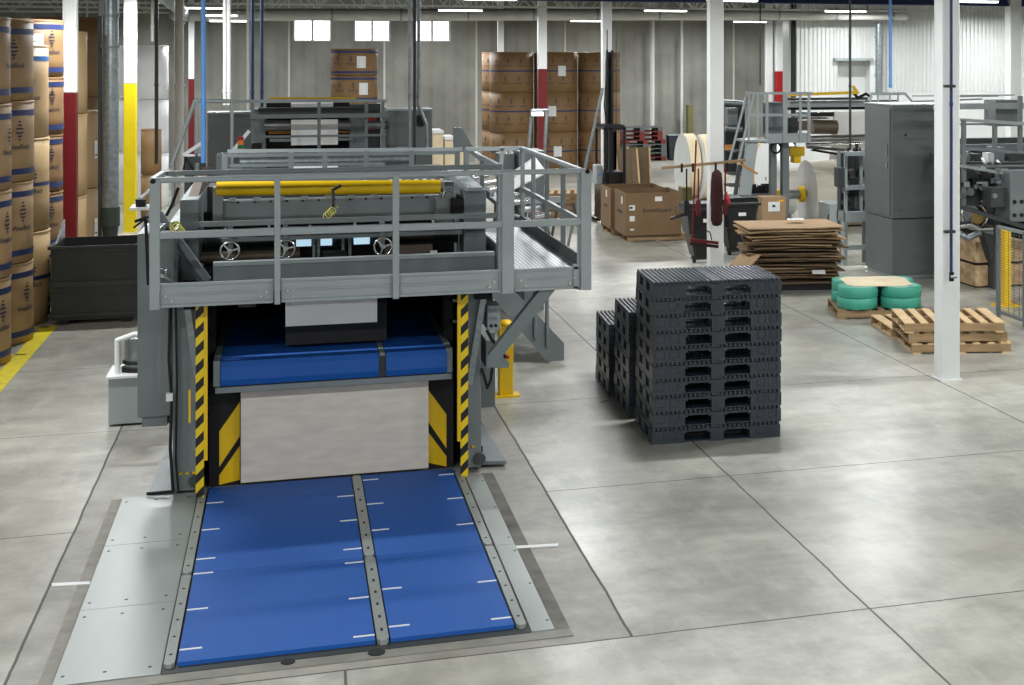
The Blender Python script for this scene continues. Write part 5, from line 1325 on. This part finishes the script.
# ship's ladder
la = U(MB().prism([(8.4, 1.95), (8.64, 1.94), (8.38, .05), (8.13, .05)], 'y', 26.6, 26.64), 'ladder_stringer', 'gray_lt')
U(MB().prism([(8.45, 1.95), (8.53, 1.94), (8.27, .05), (8.19, .05)], 'y', 27.1, 27.14), 'ladder_stringer', 'gray')
for k in range(8):
    f = k / 8; x = 8.13 + f * (8.4 - 8.13); z = .2 + f * (1.95 - .2)
    U(MB().box(x - .18, x + .04, 26.62, 27.12, z, z + .03), 'ladder_tread', 'gray_dk')
U(MB().tube([(8.07, 26.6, 1.59), (8.42, 26.6, 2.87)], .025), 'ladder_handrail', 'gray_lt'); U(MB().tube([(8.2, 26.5, 1.5), (8.52, 26.5, 2.85)], .025), 'ladder_handrail', 'gray_lt')
U(MB().cyl((8.42, 26.5, 1.97), (8.42, 26.5, 2.85), .02, 10), 'ladder_post', 'gray_lt')
U(MB().box(8.36, 8.84, 26.55, 27.2, 1.93, 1.97), 'landing', 'gray_lt')
M['rollface'] = mat('cut_paper_edge', (186, 186, 184), .6, 0, .04)
# rolls on the stand
lying_roll(10.4, 28.76, .70, 1.3, 'big cream paper roll with yellow hub mounted in the unwinding stand', 'paperw', 'rollface', core=.08)
lying_roll(10.25, 31.0, .84, .55, 'white paper roll behind the tower legs, its face toward the ladder', 'paper', 'stackw', core=.05)
lying_roll(10.37, 32.7, .84, .5, 'tan paper roll behind the ladder, left of the white roll', 'card', 'kraft2', core=.05)
t = thing('labelled_carton', 'brown carton with a white label standing before the tower base', 'box', (8.76, 26.1, 0))
MB().box(8.49, 8.96, 25.9, 26.3, .35, .93).build('carton_body', 'card', t, bevel=.005); MB().box(8.61, 8.84, 25.895, 25.8995, .66, .84).build('white_label', 'label', t); MB().box(8.69, 8.75, 25.89, 25.8945, .74, .78).build('label_print', 'print', t); MB().box(8.82, 8.92, 25.895, 25.8995, .84, .87).build('yellow_tape', 'yel', t)
MB().box(8.53, 8.94, 25.92, 26.28, 0, .35).build('carton_stand', 'gray_dk', t)
# ---- rack with machinery beside the tall cabinet
rk = thing('machine_rack', 'open gray steel rack full of small machinery left of the tall cabinet', 'rack', (9.3, 23.4, 0))
K = lambda mb, n, m='gray', b=0: mb.build(n, m, rk, b)
xa, xb = 9.05, 9.55
for x in (xa, (xa + xb) / 2 + .03, xb - .04): 
    z0 = 0 if x != (xa + xb) / 2 + .03 else 0.75
    K(MB().box(x, x + .05, 23.1, 23.15, z0, 1.94), 'upright', 'gray_lt')
for x in (xa, xb - .04): K(MB().box(x, x + .05, 23.42, 23.47, 0, 1.94), 'upright')
for py in (1.34, 0.32): K(MB().box(xa, xb, 23.08, 23.13, py - .05, py + .03), 'cross_rail', 'gray_lt')
K(MB().box(xa, xb, 23.06, 23.5, 0.75, 0.92), 'shelf', 'gray_lt'); K(MB().box(xa, xb, 23.06, 23.13, 1.87, 1.94), 'cross_rail', 'gray_lt')
K(MB().box(xa + .05, xb, 23.5, 23.55, .9, 1.9), 'rear_panel', 'char')
random.seed(5)
for k in range(14):
    x = xa + .05 + (k % 5) * .09; z = 0.95 + (k // 5) * .27; h = random.uniform(.1, .22)
    if k % 3: K(MB().box(x, x + random.uniform(.05, .09), 23.2, 23.4, z, z + h), 'module', ('black', 'gray_dk', 'steel')[k % 3], .004)
    else: K(MB().cyl((x + .03, 23.15, z + .1), (x + .03, 23.4, z + .1), .045, 14), 'motor', 'char')
for k in range(4):
    x = xa + .08 + k * .11; K(MB().tube([(x, 23.2, 1.94), (x + .02, 23.2, 2.0), (x + .05, 23.2, 1.83), (x + .04, 23.2, 1.63)], .012), 'cable', 'black')
K(MB().cyl((9.31, 23.2, 1.93), (9.31, 23.2, 2.07), .03, 12), 'top_knob', 'black')
K(MB().box(8.93, 9.04, 23.1, 23.3, 1.34, 1.67), 'side_control', 'gray_dk', .01)
o = MB().box(9.5, 9.82, 25, 25.6, 0, 0.86).build('gray_housing', 'gray_lt', at=(9.66, 25.3, 0), bevel=.01); tag(o, 'plain light gray housing between the big paper roll and the rack', 'housing')
t = thing('ball_ended_rod', 'thin dark red rod with a red ball standing by the carton pile', 'rod', (8.77, 23.5, 0))
MB().cyl((8.77, 23.5, .08), (8.91, 23.5, 0.84), .014, 8).build('rod_shaft', 'red', t); MB().ball((8.77, 23.5, .075), .07).build('red_ball', 'redb', t)
# ---- tall cabinet
tc_ = thing('tall_cabinet', 'tall dark gray electrical cabinet in two tiers left of the large white column', 'cabinet', (9.8, 22.3, 0))
x0, x1, y0, y1 = 9.24, 10.1, 21.5, 22.65
MB().box(x0, x1, y0, y1, .06, .95).build('lower_tier', 'cab', tc_, bevel=.008); MB().box(x0 - .012, x1, y0 - .012, y1, .965, 2.77).build('upper_tier', 'cab', tc_, bevel=.008)
MB().box(x0 + .03, x1 - .03, y0 + .03, y1 - .03, 0, .06).build('plinth', 'gray_lt', tc_); MB().box(x0 - .02, x1 + .02, y0 - .02, y1 + .02, 2.77, 2.79).build('top_plate', 'gray_lt', tc_)
d_ = MB().box(x0 - .03, x0 - .012, y0 + .05, y1 - .05, 1.0, 2.73).build('door', 'cab', tc_, bevel=.005); MB().box(x0 - .05, x0 - .03, y0 + .12, y0 + .16, 1.95, 2.15).build('handle', 'chrome', d_); MB().box(x0 - .05, x0 - .03, y0 + .12, y0 + .16, 1.75, 1.85).build('lock', 'chrome', d_)
MB().cyl((x0 + .22, y0 - .013, 2.3), (x0 + .22, y0 - .02, 2.3), .02, 12).build('round_plug', 'black', tc_)
MB().box(x0 + .1, x0 + .16, y0 - .014, y0 - .012, 1.09, 1.1).build('seam_line', 'gray_dk', tc_)
MB().tube([(x1 + .02, y0 + .3, 1.2), (x1 + .04, y0 + .3, 1.3), (x1 + .04, y0 + .3, 2.1), (x1 + .02, y0 + .3, 2.2)], .02).build('grab_handle', 'galv', tc_)
for px0, px1, py in ((10.66, 11.29, 0),):
    rl = thing('guard_railing', 'light gray walkway railing above the tall cabinet, before the white wall', 'railing', (10, 26, 0))
    za = 2.85
    MB().tube([(10.66, 26, za - .5), (10.73, 26, za), (11.44, 26, za), (11.58, 26, za - .15), (11.58, 26, za - .5)], .025).build('handrail', 'gray_lt', rl)
    MB().beam((11.81, 26.5, 2.79), (14.05, 26.5, 2.79), .03, .03).build('long_rail', 'gray_lt', rl)
    for x in (10.87, 11.12, 11.29): MB().cyl((x, 26, 2.4), (x, 26, za), .02, 8).build('rail_post', 'gray_lt', rl)
    MB().beam((10.66, 26.1, 2.71), (11.33, 26.1, 2.71), .1, .03).build('rail_tray', 'gray_dk', rl)
    for x in (10.73, 11.58): MB().cyl((x, 26, 0), (x, 26, za - .5), .03, 8).build('rail_post', 'gray', rl)
# ================================================================== converting line at the right edge
cl_ = thing('converting_line', 'long gray converting machine with rollers and railings behind the large column', 'machine', (11.2, 21, 0))
V = lambda mb, n, m='gray', b=0: mb.build(n, m, cl_, b)
za = 20.0
V(MB().beam((9.61, 20.6, 2.94), (10.63, 20.6, 2.94), .035, .035), 'back_rail', 'gray_lt')
V(MB().beam((9.61, 21.6, 2.83), (10.58, 21, 2.88), .025, .025), 'back_rail', 'gray_lt')
V(MB().beam((9.5, 20.5, 2.78), (11.4, 20.3, 2.79), .08, .09), 'upper_beam', 'gray_lt')
V(MB().beam((9.66, 20.1, 2.6), (10.76, 19.8, 2.53), .05, .05), 'front_rail', 'gray_lt')
V(MB().beam((9.9, 20.7, 2.5), (10.9, 20.7, 2.49), .03, .03), 'front_rail', 'gray')
V(MB().beam((9.66, 20.1, 2.17), (10.76, 19.8, 2.09), .04, .04), 'lower_rail', 'gray')
for x, p0, p1 in ((9.77, 1.3, 2.59), (10.29, 2.1, 2.56), (10.72, 2.1, 2.95)): V(MB().box(x - .03, x + .03, 20.0, 20.06, p0, p1), 'rail_post', 'gray')
V(MB().box(10.6, 11.04, 20.6, 21, 2.46, 2.87), 'grey_panel', 'cab')
V(MB().box(10.2, 12.6, 21.9, 22.1, 1.3, 2.2), 'rear_wall_panel', 'gray_dk')
V(MB().box(10.2, 12.6, 21.7, 21.9, 2.01, 2.11), 'rear_beam', 'gray')
V(MB().box(9.66, 12.6, 20.1, 20.18, 1.29, 1.86 + .0), 'front_side_plate', 'gray_dk')
V(MB().beam((9.63, 20.0, 1.92), (10.65, 19.6, 1.73), .06, .04), 'side_rail', 'gray_lt')
V(MB().beam((9.61, 19.9, 1.31), (10.55, 19.4, 1.0), .1, .06), 'side_rail', 'gray_dk')
V(MB().beam((9.65, 20.2, 1.93), (10.11, 20.6, 2.06), .03, .05), 'sloping_arm', 'gray_lt')
V(MB().box(10.27, 12.6, 19.5, 20.0, 1.09, 1.83), 'side_box', 'gray', .01)
for k in range(4): V(MB().cyl((10.34 + .12 * (k % 2), 19.5, 1.19 + .2 * (k // 2)), (10.34 + .12 * (k % 2), 19.48, 1.19 + .2 * (k // 2)), .03, 12), 'round_port', 'black')
V(MB().box(10.01, 10.36, 19.6, 19.9, 1.3, 1.59), 'side_box', 'gray_dk', .01); V(MB().cyl((10.06, 19.6, 1.48), (10.06, 19.57, 1.48), .04, 12), 'round_port', 'galv')
for k in range(7):
    x = 10.25 + k * .13; V(MB().cyl((x, 20.25, 1.91 - .02 * k), (x + .12, 20.6, 1.96 - .02 * k), .022, 12), 'feed_roller', 'chrome' if k % 2 else 'label')
for k in range(9):
    x = 9.72 + k * .14; z = 1.45 + .06 * (k % 3); V(MB().cyl((x, 19.98, z), (x + .1, 20.08, z), .05 + .012 * (k % 2), 14), 'small_roller', ('chrome', 'steel', 'black')[k % 3])
for k in range(8):
    x = 9.74 + k * .15; V(MB().box(x, x + .1, 19.95, 20.1, 1.58 + .05 * (k % 2), 1.66 + .05 * (k % 2)), 'linkage', ('galv', 'black', 'gray_lt')[k % 3], .004)
for k in range(7):
    x = 9.74 + k * .2; V(MB().box(x, x + .12, 20.8, 21.2, 1.85, 2.02 + .05 * (k % 3)), 'head_unit', ('gray_dk', 'black', 'gray')[k % 3], .006)
V(MB().box(10.37, 10.47, 20.4, 20.6, 1.86, 2.06), 'white_block', 'label')
V(MB().torus((10.03, 20.2, 1.12), (.35, 1, 0), .19, .03), 'wheel_rim', 'chrome'); V(MB().cyl((10.01, 20.05, 1.1), (10.15, 20.25, 1.09), .09, 20), 'brass_drum', mat('dull_brass', (160, 130, 70), .35, .5)); V(MB().cyl((9.96, 20.25, 1.12), (10.03, 20.4, 1.12), .17, 24), 'wheel_disc', 'galv')
V(MB().box(10.31, 10.43, 20.1, 20.4, .0, 1.4), 'support_leg', 'gray_dk')
V(MB().tube([(9.66, 20.0, 1.0), (9.86, 20.0, 1.02), (10.03, 20.0, 0.94), (10.23, 20, 0.95)], .05), 'steel_pipe', 'chrome')
V(MB().tube([(9.66, 20.1, 0.91), (9.83, 20.0, 0.81), (9.99, 20.0, 0.87), (10.23, 20, 0.89)], .05), 'steel_pipe', 'galv')
V(MB().prism([(10.03, 0.91), (10.21, 0.84), (10.18, 0.45)], 'y', 19.9, 20.1), 'dark_hopper', 'char')
V(MB().box(10.2, 12.6, 21.4, 21.6, 0.0, 1.3), 'dark_back', 'black'); V(MB().box(10.2, 10.36, 20.9, 21.3, 0.0, 1.0), 'black_tank', 'blackg', .02)
V(MB().tube([(9.79, 20.7, .8), (9.85, 20.7, 1.0), (9.82, 20.7, 1.1)], .02), 'hook', 'black')
# crates behind the fence
cr = MB()
for k, (z, lb) in enumerate(((0.0, 'lower'), (.36, 'upper'))):
    t = thing('plywood_crate', 'knotty board crate behind the mesh fence, %s of two' % lb, 'crate', (10.5, 20.7, z), 'knotty board crates')
    MB().box(10.1, 10.95, 20.3, 20.95, z + .02, z + .34).build('crate_box', 'osb', t, bevel=.006); MB().box(10.1, 10.95, 20.3, 20.95, z, z + .018).build('dark_strap', 'black', t)
# mesh fence and yellow post
fx = 9.25; fn = thing('mesh_fence', 'low gray framed mesh fence at the right edge', 'fence', (fx, 17, 0))
def FP(px, py_, y): return None
FX = fx; Y0f, Y1f, ZF = 17.9, 14.6, 1.25
for y in (Y0f, 17.15, 16.0, Y1f): MB().box(FX - .025, FX + .025, y - .025, y + .025, 0, ZF).build('fence_post', 'gray', fn)
MB().box(FX - .02, FX + .02, Y1f, Y0f, ZF - .04, ZF).build('top_rail', 'gray_lt', fn); MB().box(FX - .02, FX + .02, Y1f, Y0f, .06, .1).build('bottom_rail', 'gray', fn)
mw = MB()
n = int((Y0f - Y1f) / .05)
for k in range(n // 3): y = Y1f + k * .15; mw.box(FX - .003, FX + .003, y, y + .006, .1, ZF - .04)
for k in range(32): z = .12 + k * .035; mw.box(FX - .002, FX + .002, Y1f, Y0f, z, z + .004)
mo = mw.build('wire_mesh', 'mesh', fn); mo['kind'] = 'stuff'
t = thing('bollard', 'tall yellow steel post just behind the mesh fence', 'bollard', (9.78, 18.7, 0))
x = 9.79
MB().box(x - .055, x + .055, 18.65, 18.8, .02, 1.08).build('post', 'yel', t, bevel=.01); MB().box(x - .17, x + .17, 18.58, 18.87, 0, .02).build('base_plate', 'yel', t)

# dense small mechanism along the converting line
random.seed(3)
for k in range(46):
    x = 9.9 + random.random() * 1.2; y = 19.78 - (x - 9.9) * .3 + random.uniform(0, .2); z = random.uniform(1.36, 1.84)
    q = k % 5
    if q == 0: V(MB().cyl((x, y, z), (x + random.uniform(.1, .2), y + .12, z + random.uniform(-.04, .04)), .018, 10), 'link_rod', 'chrome')
    elif q == 1: V(MB().box(x, x + .07, y, y + .08, z, z + .06), 'block', 'black')
    elif q == 2: V(MB().cyl((x, y, z), (x, y + .06, z), .04, 14), 'pulley', 'steel')
    elif q == 3: V(MB().box(x, x + .12, y, y + .04, z, z + .025), 'bracket', 'gray_lt')
    else: V(MB().tube([(x, y, z), (x + .05, y, z + .05), (x + .12, y + .02, z + .03)], .01), 'air_line', 'label' if k % 2 else 'black')
for k in range(7):
    y = 20.3 + .12 * k; V(MB().cyl((9.95, y, 1.87 + .02 * (k % 2)), (11.6, y - .2, 1.86), .035, 14), 'transport_roller', ('steel', 'black', 'chrome')[k % 3])

for q in drop_list: drop(q)
